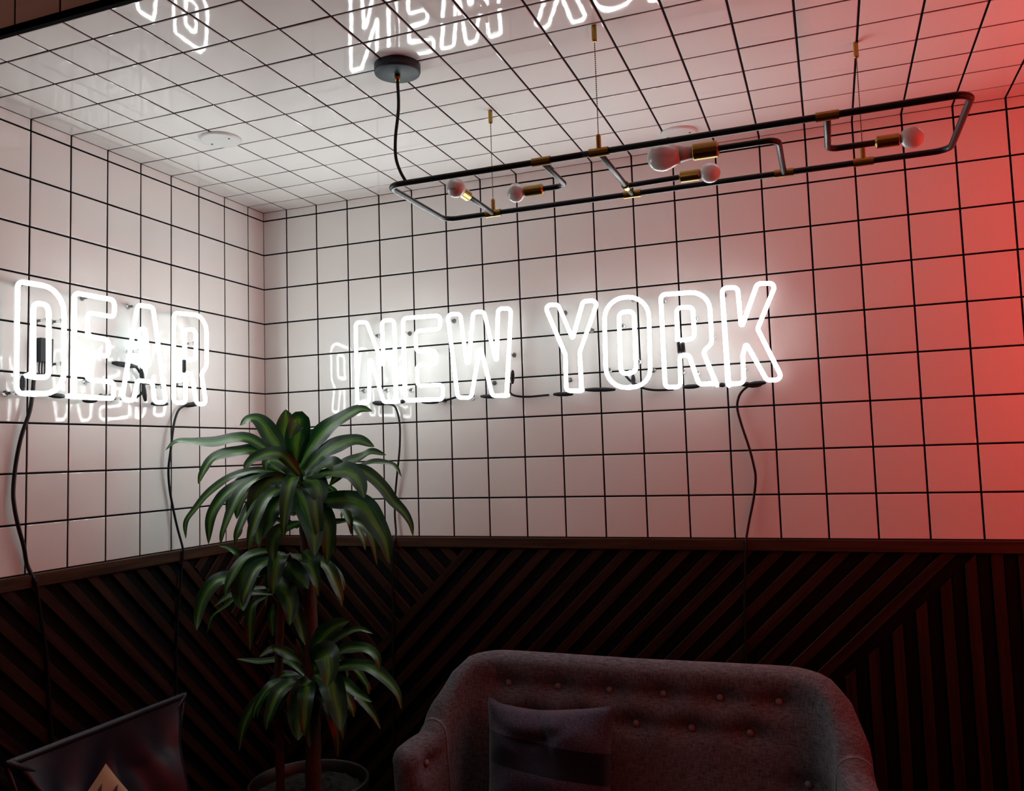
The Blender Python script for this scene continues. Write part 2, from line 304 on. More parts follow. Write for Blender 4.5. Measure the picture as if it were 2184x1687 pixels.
def fillet(pts, rad, seg=6):
    """round the corners of a polyline; rad may differ from point to point"""
    pts = [Vector(q) for q in pts]
    rad = rad if isinstance(rad, (list, tuple)) else [rad] * len(pts)
    out = [pts[0]]
    for i in range(1, len(pts) - 1):
        p, a, b = pts[i], pts[i - 1], pts[i + 1]
        da, db = (a - p), (b - p)
        la, lb = da.length, db.length
        da, db = da / la, db / lb
        ang = math.acos(max(-1, min(1, da.dot(db))))
        t = rad[i] / math.tan(max(0.05, ang / 2))
        t = min(t, 0.48 * la if i > 1 else 0.9 * la, 0.48 * lb if i < len(pts) - 2 else 0.9 * lb)
        r = t * math.tan(ang / 2)
        if ang > 3.0 or r < 1e-4:
            out.append(p)
            continue
        cdir = (da + db).normalized()
        c = p + cdir * (r / math.sin(ang / 2))
        u0 = (p + da * t) - c
        w0 = (p + db * t) - c
        n = max(2, int(seg * (math.pi - ang) / 1.2) + 1)
        tot = u0.angle(w0)
        ax = u0.cross(w0).normalized()
        for k in range(n + 1):
            out.append(c + Matrix.Rotation(tot * k / n, 3, ax) @ u0)
    out.append(pts[-1])
    return out

def spline(pts, n=6):
    """Catmull-Rom through the points"""
    pts = [Vector(q) for q in pts]
    ext = [pts[0] * 2 - pts[1]] + pts + [pts[-1] * 2 - pts[-2]]
    out = []
    for i in range(1, len(ext) - 2):
        a, b, c, d = ext[i - 1], ext[i], ext[i + 1], ext[i + 2]
        for k in range(n):
            t = k / n
            out.append(0.5 * ((2 * b) + (c - a) * t + (2 * a - 5 * b + 4 * c - d) * t * t + (3 * b - a - 3 * c + d) * t ** 3))
    out.append(pts[-1])
    return out

def interp(tab, x):
    if x <= tab[0][0]:
        return tab[0][1]
    for (x0, y0), (x1, y1) in zip(tab, tab[1:]):
        if x <= x1:
            t = (x - x0) / (x1 - x0)
            t = t * t * (3 - 2 * t) * 0.5 + t * 0.5
            return y0 + (y1 - y0) * t
    return tab[-1][1]

# ------------------------------------------------------------------ materials
def new_mat(name):
    m = bpy.data.materials.new(name)
    m.use_nodes = True
    nt = m.node_tree
    return m, nt, nt.nodes['Principled BSDF']

def node(nt, kind, **kw):
    n = nt.nodes.new(kind)
    for k, v in kw.items():
        if k in n.inputs:
            n.inputs[k].default_value = v
        else:
            setattr(n, k, v)
    return n

def plain(name, col, rough=0.5, metal=0.0, spec=0.5, bump=0.0, bump_scale=80.0, vary=0.0, **kw):
    m, nt, b = new_mat(name)
    b.inputs['Roughness'].default_value = rough
    b.inputs['Metallic'].default_value = metal
    b.inputs['Specular IOR Level'].default_value = spec
    tc = node(nt, 'ShaderNodeTexCoord')
    nz = node(nt, 'ShaderNodeTexNoise', Scale=bump_scale, Detail=4.0)
    nt.links.new(tc.outputs['Object'], nz.inputs['Vector'])
    mx = node(nt, 'ShaderNodeMixRGB', blend_type='MULTIPLY')
    mx.inputs['Fac'].default_value = vary
    mx.inputs['Color1'].default_value = (*col, 1)
    nt.links.new(nz.outputs['Fac'], mx.inputs['Color2'])
    nt.links.new(mx.outputs['Color'], b.inputs['Base Color'])
    if bump:
        bp = node(nt, 'ShaderNodeBump', Strength=bump, Distance=0.002)
        nt.links.new(nz.outputs['Fac'], bp.inputs['Height'])
        nt.links.new(bp.outputs['Normal'], b.inputs['Normal'])
    for k, v in kw.items():
        b.inputs[k].default_value = v
    return m

def glow(name, col, strength):
    m, nt, b = new_mat(name)
    b.inputs['Base Color'].default_value = (0.9, 0.9, 0.9, 1)
    b.inputs['Emission Color'].default_value = (*col, 1)
    b.inputs['Emission Strength'].default_value = strength
    return m

def tile_mat(name, col, rough):
    m, nt, b = new_mat(name)
    tc = node(nt, 'ShaderNodeTexCoord')
    info = node(nt, 'ShaderNodeObjectInfo')
    add = node(nt, 'ShaderNodeVectorMath', operation='ADD')
    sc = node(nt, 'ShaderNodeVectorMath', operation='SCALE')
    sc.inputs['Scale'].default_value = 3.0
    nt.links.new(info.outputs['Location'], sc.inputs[0])
    nt.links.new(tc.outputs['Object'], add.inputs[0])
    nt.links.new(sc.outputs[0], add.inputs[1])
    wav = node(nt, 'ShaderNodeTexNoise', Scale=22.0, Detail=2.0)
    nt.links.new(add.outputs[0], wav.inputs['Vector'])
    bp = node(nt, 'ShaderNodeBump', Strength=0.045, Distance=0.002)
    nt.links.new(wav.outputs['Fac'], bp.inputs['Height'])
    nt.links.new(bp.outputs['Normal'], b.inputs['Normal'])
    rm = node(nt, 'ShaderNodeMapRange')
    rm.inputs['To Min'].default_value = 0.96
    rm.inputs['To Max'].default_value = 1.0
    nt.links.new(info.outputs['Random'], rm.inputs['Value'])
    mx = node(nt, 'ShaderNodeVectorMath', operation='SCALE')
    mx.inputs[0].default_value = col
    nt.links.new(rm.outputs[0], mx.inputs['Scale'])
    nt.links.new(mx.outputs[0], b.inputs['Base Color'])
    b.inputs['Roughness'].default_value = rough
    b.inputs['IOR'].default_value = 1.5
    b.inputs['Specular IOR Level'].default_value = 0.32
    return m

def wood_mat(name, dark, light, rough=0.45, spec=0.3):
    m, nt, b = new_mat(name)
    uv = node(nt, 'ShaderNodeUVMap')
    info = node(nt, 'ShaderNodeObjectInfo')
    mp = node(nt, 'ShaderNodeMapping')
    mp.inputs['Scale'].default_value = (3.0, 60.0, 1.0)
    nt.links.new(uv.outputs['UV'], mp.inputs['Vector'])
    comb = node(nt, 'ShaderNodeCombineXYZ')
    mul = node(nt, 'ShaderNodeMath', operation='MULTIPLY')
    mul.inputs[1].default_value = 37.0
    nt.links.new(info.outputs['Random'], mul.inputs[0])
    nt.links.new(mul.outputs[0], comb.inputs['Z'])
    add = node(nt, 'ShaderNodeVectorMath', operation='ADD')
    nt.links.new(mp.outputs[0], add.inputs[0])
    nt.links.new(comb.outputs[0], add.inputs[1])
    nz = node(nt, 'ShaderNodeTexNoise', Scale=1.0, Detail=5.0, Distortion=0.6)
    nt.links.new(add.outputs[0], nz.inputs['Vector'])
    rp = node(nt, 'ShaderNodeValToRGB')
    rp.color_ramp.elements[0].position = 0.3
    rp.color_ramp.elements[0].color = (*dark, 1)
    rp.color_ramp.elements[1].position = 0.7
    rp.color_ramp.elements[1].color = (*light, 1)
    nt.links.new(nz.outputs['Fac'], rp.inputs['Fac'])
    nt.links.new(rp.outputs['Color'], b.inputs['Base Color'])
    bp = node(nt, 'ShaderNodeBump', Strength=0.25, Distance=0.001)
    nt.links.new(nz.outputs['Fac'], bp.inputs['Height'])
    nt.links.new(bp.outputs['Normal'], b.inputs['Normal'])
    b.inputs['Roughness'].default_value = rough
    b.inputs['Specular IOR Level'].default_value = spec
    return m

def weave_mat(name, col_a, col_b, scale=420.0, bump=0.5):
    m, nt, b = new_mat(name)
    tc = node(nt, 'ShaderNodeTexCoord')
    outs = []
    for s in ((scale * 0.12, scale * 0.12, scale), (scale, scale * 0.5, scale * 0.1)):
        mp = node(nt, 'ShaderNodeMapping')
        mp.inputs['Scale'].default_value = s
        nt.links.new(tc.outputs['Object'], mp.inputs['Vector'])
        nz = node(nt, 'ShaderNodeTexNoise', Scale=1.0, Detail=2.0)
        nt.links.new(mp.outputs[0], nz.inputs['Vector'])
        outs.append(nz.outputs['Fac'])
    ad = node(nt, 'ShaderNodeMath', operation='ADD')
    nt.links.new(outs[0], ad.inputs[0]); nt.links.new(outs[1], ad.inputs[1])
    hf = node(nt, 'ShaderNodeMath', operation='MULTIPLY')
    hf.inputs[1].default_value = 0.5
    nt.links.new(ad.outputs[0], hf.inputs[0])
    rp = node(nt, 'ShaderNodeValToRGB')
    rp.color_ramp.elements[0].position = 0.35
    rp.color_ramp.elements[0].color = (*col_a, 1)
    rp.color_ramp.elements[1].position = 0.65
    rp.color_ramp.elements[1].color = (*col_b, 1)
    nt.links.new(hf.outputs[0], rp.inputs['Fac'])
    nt.links.new(rp.outputs['Color'], b.inputs['Base Color'])
    bp = node(nt, 'ShaderNodeBump', Strength=bump, Distance=0.001)
    nt.links.new(hf.outputs[0], bp.inputs['Height'])
    nt.links.new(bp.outputs['Normal'], b.inputs['Normal'])
    b.inputs['Roughness'].default_value = 0.95
    b.inputs['Specular IOR Level'].default_value = 0.1
    b.inputs['Sheen Weight'].default_value = 0.15
    return m

def leaf_mat():
    m, nt, b = new_mat('dracaena_leaf')
    uv = node(nt, 'ShaderNodeUVMap')
    sp = node(nt, 'ShaderNodeSeparateXYZ')
    nt.links.new(uv.outputs['UV'], sp.inputs[0])
    mp = node(nt, 'ShaderNodeMapping')
    mp.inputs['Scale'].default_value = (26.0, 1.2, 1.0)
    nt.links.new(uv.outputs['UV'], mp.inputs['Vector'])
    nz = node(nt, 'ShaderNodeTexNoise', Scale=1.0, Detail=3.0)
    nt.links.new(mp.outputs[0], nz.inputs['Vector'])
    k = node(nt, 'ShaderNodeMath', operation='MULTIPLY_ADD')
    k.inputs[1].default_value = 0.3
    nt.links.new(nz.outputs['Fac'], k.inputs[0])
    nt.links.new(sp.outputs['X'], k.inputs[2])
    rp = node(nt, 'ShaderNodeValToRGB')
    el = rp.color_ramp.elements
    el[0].position = 0.15; el[0].color = (0.006, 0.034, 0.012, 1)
    el[1].position = 0.98; el[1].color = (0.006, 0.034, 0.012, 1)
    for pos, c in ((0.50, (0.008, 0.044, 0.014, 1)), (0.58, (0.045, 0.14, 0.018, 1)), (0.65, (0.115, 0.25, 0.026, 1)), (0.72, (0.045, 0.14, 0.018, 1)), (0.80, (0.008, 0.044, 0.014, 1))):
        e = el.new(pos); e.color = c
    nt.links.new(k.outputs[0], rp.inputs['Fac'])
    nt.links.new(rp.outputs['Color'], b.inputs['Base Color'])
    bp = node(nt, 'ShaderNodeBump', Strength=0.2, Distance=0.001)
    nt.links.new(nz.outputs['Fac'], bp.inputs['Height'])
    nt.links.new(bp.outputs['Normal'], b.inputs['Normal'])
    b.inputs['Roughness'].default_value = 0.38
    b.inputs['Specular IOR Level'].default_value = 0.4
    # thin blade: some light comes through
    tr = node(nt, 'ShaderNodeBsdfTranslucent')
    nt.links.new(rp.outputs['Color'], tr.inputs['Color'])
    mix = node(nt, 'ShaderNodeMixShader')
    mix.inputs[0].default_value = 0.18
    out = nt.nodes['Material Output']
    nt.links.new(b.outputs[0], mix.inputs[1])
    nt.links.new(tr.outputs[0], mix.inputs[2])
    nt.links.new(mix.outputs[0], out.inputs['Surface'])
    return m

def stripe_mat():
    """wool cushion: slate ends, a near-black band, an ochre corner band"""
    m, nt, b = new_mat('striped_wool')
    uv = node(nt, 'ShaderNodeUVMap')
    sp = node(nt, 'ShaderNodeSeparateXYZ')
    nt.links.new(uv.outputs['UV'], sp.inputs[0])
    rp = node(nt, 'ShaderNodeValToRGB')
    rp.color_ramp.interpolation = 'CONSTANT'
    el = rp.color_ramp.elements
    el[0].position = 0.0; el[0].color = (0.32, 0.15, 0.012, 1)
    el[1].position = 0.42; el[1].color = (0.040, 0.038, 0.062, 1)
    for pos, c in ((0.62, (0.004, 0.006, 0.014, 1)), (0.82, (0.046, 0.044, 0.070, 1))):
        e = el.new(pos); e.color = c
    tl = node(nt, 'ShaderNodeMath', operation='MULTIPLY_ADD')
    tl.inputs[1].default_value = 0.12
    nt.links.new(sp.outputs['X'], tl.inputs[0])
    nt.links.new(sp.outputs['Y'], tl.inputs[2])
    nt.links.new(tl.outputs[0], rp.inputs['Fac'])
    tc = node(nt, 'ShaderNodeTexCoord')
    nz = node(nt, 'ShaderNodeTexNoise', Scale=260.0, Detail=3.0)
    nt.links.new(tc.outputs['Object'], nz.inputs['Vector'])
    mr = node(nt, 'ShaderNodeMapRange')
    mr.inputs['From Min'].default_value = 0.3
    mr.inputs['From Max'].default_value = 0.7
    mr.inputs['To Min'].default_value = 0.35
    mr.inputs['To Max'].default_value = 1.7
    nt.links.new(nz.outputs['Fac'], mr.inputs['Value'])
    sc = node(nt, 'ShaderNodeVectorMath', operation='SCALE')
    nt.links.new(rp.outputs['Color'], sc.inputs[0])
    nt.links.new(mr.outputs[0], sc.inputs['Scale'])
    nt.links.new(sc.outputs[0], b.inputs['Base Color'])
    bp = node(nt, 'ShaderNodeBump', Strength=0.6, Distance=0.002)
    nt.links.new(nz.outputs['Fac'], bp.inputs['Height'])
    nt.links.new(bp.outputs['Normal'], b.inputs['Normal'])
    b.inputs['Roughness'].default_value = 1.0
    b.inputs['Specular IOR Level'].default_value = 0.05
    b.inputs['Sheen Weight'].default_value = 0.3
    return m

M = {
    'tile': tile_mat('glazed_tile', (0.90, 0.892, 0.872), 0.035),
    'grout': plain('black_grout', (0.006, 0.006, 0.009), 0.9, spec=0.1, bump=0.3, bump_scale=200, vary=0.4),
    'neon': glow('white_neon_tube', (0.92, 1.0, 0.985), WHITE_NEON),
    'neon_side': glow('white_neon_tube_flank', (0.92, 1.0, 0.985), WHITE_SIDE),
    'neon_weak': glow('weak_cyan_neon_tube', (0.62, 0.98, 1.0), 1.25),
    'neon_back': glow('white_neon_tube_dimmed_back', (0.92, 1.0, 0.985), WHITE_BACK),
    'red_neon': glow('red_neon_tube', (1.0, 0.035, 0.018), RED_NEON),
    'sleeve': plain('black_rubber', (0.010, 0.012, 0.018), 0.55, spec=0.4, vary=0.3),
    'cable': plain('black_cable', (0.006, 0.007, 0.010), 0.5, spec=0.35, vary=0.3),
    'glass': plain('clear_glass', (0.95, 1.0, 0.98), 0.05, **{'Transmission Weight': 0.9}),
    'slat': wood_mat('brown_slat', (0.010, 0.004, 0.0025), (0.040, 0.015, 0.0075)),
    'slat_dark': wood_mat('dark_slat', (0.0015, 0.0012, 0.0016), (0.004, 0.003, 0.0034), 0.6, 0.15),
    'rail': wood_mat('rail_wood', (0.022, 0.010, 0.006), (0.075, 0.033, 0.016)),
    'board': plain('backing_board', (0.0015, 0.0013, 0.0018), 0.85, spec=0.05, vary=0.4),
    'paint': plain('dark_paint', (0.012, 0.010, 0.011), 0.7, vary=0.3, bump=0.1),
    'floor': plain('dark_floor', (0.010, 0.008, 0.008), 0.6, vary=0.5, bump=0.1, bump_scale=6),
    'pipe': plain('blue_black_pipe', (0.006, 0.008, 0.013), 0.36, spec=0.32, vary=0.3),
    'canopy': plain('slate_canopy', (0.022, 0.038, 0.058), 0.5, spec=0.4, vary=0.2),
    'brass': plain('aged_brass', (0.45, 0.29, 0.07), 0.28, metal=1.0, vary=0.35, bump_scale=140),
    'chain': plain('dark_brass', (0.10, 0.060, 0.028), 0.4, metal=0.8, vary=0.3),
    'bulb': plain('frosted_bulb', (0.80, 0.78, 0.78), 0.22, vary=0.05, **{'Transmission Weight': 0.25}),
    'bulb_neck': plain('bulb_collar', (0.62, 0.57, 0.52), 0.4, vary=0.1),
    'ink': plain('print_ink', (0.02, 0.02, 0.03), 0.6),
    'plate': plain('white_plate', (0.80, 0.80, 0.79), 0.35, vary=0.05),
    'screw': plain('steel_screw', (0.12, 0.12, 0.13), 0.35, metal=0.8),
    'sofa': weave_mat('grey_brown_weave', (0.040, 0.038, 0.046), (0.160, 0.152, 0.172)),
    'button': plain('button_cloth', (0.24, 0.21, 0.215), 0.85, bump=0.3, bump_scale=300, vary=0.3),
    'leg': plain('dark_leg', (0.03, 0.015, 0.008), 0.4, vary=0.4),
    'wool': stripe_mat(),
    'leather': plain('blue_black_leather', (0.012, 0.014, 0.030), 0.46, spec=0.42, bump=0.06, bump_scale=120, vary=0.3),
    'rod': plain('black_rod', (0.008, 0.008, 0.009), 0.4, spec=0.4),
    'linen': plain('cream_linen', (0.46, 0.33, 0.20), 0.9, bump=0.4, bump_scale=320, vary=0.3),
    'fern': plain('fern_print', (0.022, 0.035, 0.030), 0.9, vary=0.3),
    'leaf': leaf_mat(),
    'cane': plain('cane_bark', (0.085, 0.034, 0.018), 0.8, bump=0.9, bump_scale=70, vary=0.6),
    'pot': plain('dark_pot', (0.012, 0.006, 0.0035), 0.5, vary=0.4),
    'soil': plain('potting_gravel', (0.018, 0.022, 0.018), 0.95, bump=1.0, bump_scale=90, vary=0.8),
}

# ------------------------------------------------------------------ tiled walls and ceiling
TILE_MESH = {}
def tile_mesh(w, h):
    key = (round(w, 4), round(h, 4))
    if key in TILE_MESH:
        return TILE_MESH[key]
    a, b = w / 2, h / 2
    rings = [(0.0, -0.008), (0.0, -0.0013), (0.0006, -0.0004), (0.0020, 0.0)]
    v, f = [], []
    for i, z in rings:
        v += [(-a + i, -b + i, z), (a - i, -b + i, z), (a - i, b - i, z), (-a + i, b - i, z)]
    for k in range(3):
        for j in range(4):
            f.append((k * 4 + j, k * 4 + (j + 1) % 4, k * 4 + 4 + (j + 1) % 4, k * 4 + 4 + j))
    f.append((12, 13, 14, 15))
    me = bpy.data.meshes.new('tile')
    me.from_pydata(v, [], f)
    me.materials.append(M['tile'])
    TILE_MESH[key] = me
    return me

def cuts(first, end):
    """grid cuts: a cut piece of size first, then whole pitches, up to end"""
    c = [0.0]
    x = first
    while x < end - 0.012:
        c.append(x)
        x += P
    c.append(end)
    return c

def lay_tiles(parent, origin, eu, ev, cu, cv):
    """tiles on the plane origin + u*eu + v*ev; the face looks along eu x ev"""
    eu, ev = Vector(eu), Vector(ev)
    n = eu.cross(ev)
    base = Matrix(((eu.x, ev.x, n.x, 0), (eu.y, ev.y, n.y, 0), (eu.z, ev.z, n.z, 0), (0, 0, 0, 1)))
    for u0, u1 in zip(cu, cu[1:]):
        for v0, v1 in zip(cv, cv[1:]):
            g = GROUT / 2
            u0g, v0g = u0 + (g if abs(u0) > 1e-6 else 0.0004), v0 + (g if abs(v0) > 1e-6 else 0.0004)
            u1g, v1g = u1 - (g if abs(u1) > 1e-6 else 0.0004), v1 - (g if abs(v1) > 1e-6 else 0.0004)
            c = Vector(origin) + eu * ((u0g + u1g) / 2) + ev * ((v0g + v1g) / 2) + n * random.uniform(-0.0003, 0.0003)
            wob = Matrix.Rotation(random.gauss(0, 0.0022), 4, 'X') @ Matrix.Rotation(random.gauss(0, 0.0022), 4, 'Y')
            share('tile', tile_mesh(u1g - u0g, v1g - v0g), parent, Matrix.Translation(c) @ base @ wob)

cut_x = cuts(OFF_X, X_END)
cut_y = cuts(OFF_Y, -Y_END)
cut_z = [0.0, OFF_Z] + [OFF_Z + P * k for k in range(1, 9)] + [HC - Z_RAIL]
SET = 0.0016          # how far the grout lies behind the tile faces

wall_back = struct(MB().box((-0.2, SET, 0), (X_END, 0.15, HC + 0.1)).build('wall_back', M['grout'], smooth=False))
wall_back['label'] = 'tiled wall with the words NEW YORK over dark wooden slats'
lay_tiles(wall_back, (0, 0, HC), (1, 0, 0), (0, 0, 1), cut_x, [-z for z in cut_z][::-1])

wall_left = struct(MB().box((-0.15, Y_LEFT, 0), (-SET, SET, HC + 0.1)).box((-0.15, Y_LEFT, HC + 0.1), (-SET, Y_END - 0.02, HC + 0.66)).build('wall_left', M['grout'], smooth=False))
wall_left['label'] = 'tiled wall with the word DEAR over dark wooden slats'
lay_tiles(wall_left, (0, 0, HC), (0, -1, 0), (0, 0, -1), cuts(OFF_Y, -Y_LEFT), cut_z)
upper = [-Y_END + 0.022] + [c for c in cuts(OFF_Y, -Y_LEFT) if c > -Y_END + 0.05]
lay_tiles(wall_left, (0, 0, HC), (0, -1, 0), (0, 0, -1), upper, [-4 * P, -3 * P, -2 * P, -P, -0.0001])

ceiling = struct(MB().box((-0.15, Y_END, HC + SET), (X_END, 0.15, HC + 0.09)).build('ceiling', M['grout'], smooth=False))
ceiling['label'] = 'glossy white tiled ceiling with black grout'
lay_tiles(ceiling, (0, 0, HC), (1, 0, 0), (0, -1, 0), cut_x, cut_y)

# the ceiling is a dropped canopy: its edge strip and the tiled upstand above it
trim_edge = struct(MB().box((-0.0, Y_END - 0.014, HC - 0.002), (X_END, Y_END, HC + 0.017)).build('trim_1', M['board'], smooth=False))
trim_edge['label'] = 'black metal strip along the ceiling edge'
wall_up = struct(MB().box((0, Y_END - 0.004, HC + 0.017), (X_END, Y_END + 0.10, HC + 0.66)).build('wall_upstand', M['grout'], smooth=False))
wall_up['label'] = 'shadowed tiled upstand above the ceiling edge'
lay_tiles(wall_up, (0, Y_END - 0.004 - SET, HC + 0.017), (1, 0, 0), (0, 0, 1), cut_x, [0, P, 2 * P, 3 * P, 4 * P])

wall_right = struct(MB().box((X_END, Y_LEFT - 1.2, 0), (X_END + 0.12, 0.15, HC + 0.1)).build('wall_right', M['paint'], smooth=False))
wall_right['label'] = 'dark painted side wall'
floor = struct(MB().box((-0.15, -5.0, -0.1), (X_END + 0.12, 0.15, 0.0)).build('floor', M['floor'], smooth=False))
floor['label'] = 'dark floor'

# ------------------------------------------------------------------ slatted wainscot
def clip(poly, a, b, c):
    """keep the part of poly with a*s + b*z <= c"""
    out = []
    for i in range(len(poly)):
        p, q = poly[i], poly[(i + 1) % len(poly)]
        dp, dq = a * p[0] + b * p[1] - c, a * q[0] + b * q[1] - c
        if dp <= 0:
            out.append(p)
        if (dp < 0 < dq) or (dq < 0 < dp):
            t = dp / (dp - dq)
            out.append((p[0] + (q[0] - p[0]) * t, p[1] + (q[1] - p[1]) * t))
    return out

Z_TOP, Z_BOT = Z_RAIL - 0.036, 0.09
def slats(parent, place, region, axis, phase, pitch):
    """strips across axis (a, b), clipped to the region; every second one stands proud"""
    s_lo, s_hi = region[0]
    big = [(s_lo, Z_BOT), (s_hi, Z_BOT), (s_hi, Z_TOP), (s_lo, Z_TOP)]
    for a, b, c in region[1]:
        big = clip(big, a, b, c)
    vals = [axis[0] * s + axis[1] * z for s, z in big]
    k0, k1 = math.floor((min(vals) - phase) / pitch), math.ceil((max(vals) - phase) / pitch)
    ln = math.hypot(*axis)
    along = (-axis[1] / ln, axis[0] / ln)
    for k in range(k0, k1 + 1):
        lo, hi = phase + k * pitch + 0.0016 * ln, phase + (k + 1) * pitch - 0.0016 * ln
        poly = clip(clip(big, axis[0], axis[1], hi), -axis[0], -axis[1], -lo)
        if len(poly) < 3:
            continue
        ar = sum(poly[i][0] * poly[(i + 1) % len(poly)][1] - poly[(i + 1) % len(poly)][0] * poly[i][1] for i in range(len(poly))) / 2
        if abs(ar) < 2e-4:
            continue
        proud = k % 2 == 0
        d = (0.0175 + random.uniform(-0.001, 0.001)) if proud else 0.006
        n = len(poly)
        e = 0.0012
        cx, cz = sum(q[0] for q in poly) / n, sum(q[1] for q in poly) / n
        verts, uvs = [], []
        for depth, inset in ((0.0, 0), (d - e, 0), (d, e)):
            for s, z in poly:
                r = math.hypot(s - cx, z - cz)
                # a small arris: draw the front edge in across the slat
                q = (axis[0] * (s - cx) + axis[1] * (z - cz)) / ln
                sh = inset * (1 if q > 0 else -1)
                verts.append(place(s - axis[0] / ln * sh, z - axis[1] / ln * sh, depth))
                uvs.append(((s * along[0] + z * along[1]), (s * axis[0] + z * axis[1]) / ln))
        faces = []
        for r in range(2):
            for i in range(n):
                j = (i + 1) % n
                faces.append((r * n + i, r * n + j, (r + 1) * n + j, (r + 1) * n + i))
        faces.append(tuple(2 * n + i for i in range(n)))
        if ar < 0:
            faces = [q[::-1] for q in faces]
        if place is place_left:
            faces = [q[::-1] for q in faces] if False else faces
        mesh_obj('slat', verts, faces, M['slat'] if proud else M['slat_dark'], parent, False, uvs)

place_back = lambda s, z, d: (s, -0.004 - d, z)
place_left = lambda s, z, d: (0.004 + d, s, z)
PP = 0.0508           # pitch of one slat measured along the wall for the 45 degree slats

w_back = MB().box((0, -0.004, 0), (X_END, SET, Z_RAIL - 0.002)).build('wainscot', M['board'], wall_back, smooth=False)
slats(w_back, place_back, ((0.021, X_END), [(1, -1, -0.357)]), (1, 1), 2.032 - PP, PP)
slats(w_back, place_back, ((0.021, X_END), [(-1, 1, 0.357), (1, -1, 1.362)]), (1, -1), 1.263, PP)
slats(w_back, place_back, ((0.021, X_END), [(-1, 1, -1.362)]), (1, 0), 2.530, 0.0365)
w_left = MB().box((-SET, Y_LEFT, 0), (0.004, -0.004, Z_RAIL - 0.002)).build('wainscot', M['board'], wall_left, smooth=False)
slats(w_left, place_left, ((Y_LEFT, -0.021), [(1, 1, 0.79)]), (1, 1), 0.221, PP)
slats(w_left, place_left, ((Y_LEFT, -0.021), [(-1, -1, -0.79)]), (1, -1), -1.396, PP)

def rail(name, a, b, along_x, label):
    mb = MB().box(a, b)
    o = mb.build(name, None, None, smooth=False)
    me = o.data
    lay = me.uv_layers.new(name='UVMap')
    for lp in me.loops:
        c = me.vertices[lp.vertex_index].co
        lay.data[lp.index].uv = (c.x, c.z + c.y) if along_x else (c.y, c.z + c.x)
    me.materials.append(M['rail'])
    bm = bmesh.new(); bm.from_mesh(me)
    bmesh.ops.bevel(bm, geom=bm.edges[:], offset=0.002, segments=2, affect='EDGES')
    bm.to_mesh(me); bm.free()
    struct(o)
    o['label'] = label
    return o
rail('trim_2', (0.0, -0.030, Z_RAIL - 0.037), (X_END, -0.0, Z_RAIL), True, 'brown wooden rail under the NEW YORK wall tiles')
rail('trim_3', (0.0, Y_LEFT, Z_RAIL - 0.037), (0.030, -0.030, Z_RAIL), False, 'brown wooden rail under the DEAR wall tiles')
rail('baseboard_back', (0.03, -0.026, 0), (X_END, -0.004, Z_BOT - 0.003), True, 'dark wooden skirting under the NEW YORK wall')
rail('baseboard_left', (0.004, Y_LEFT, 0), (0.026, -0.03, Z_BOT - 0.003), False, 'dark wooden skirting under the DEAR wall')

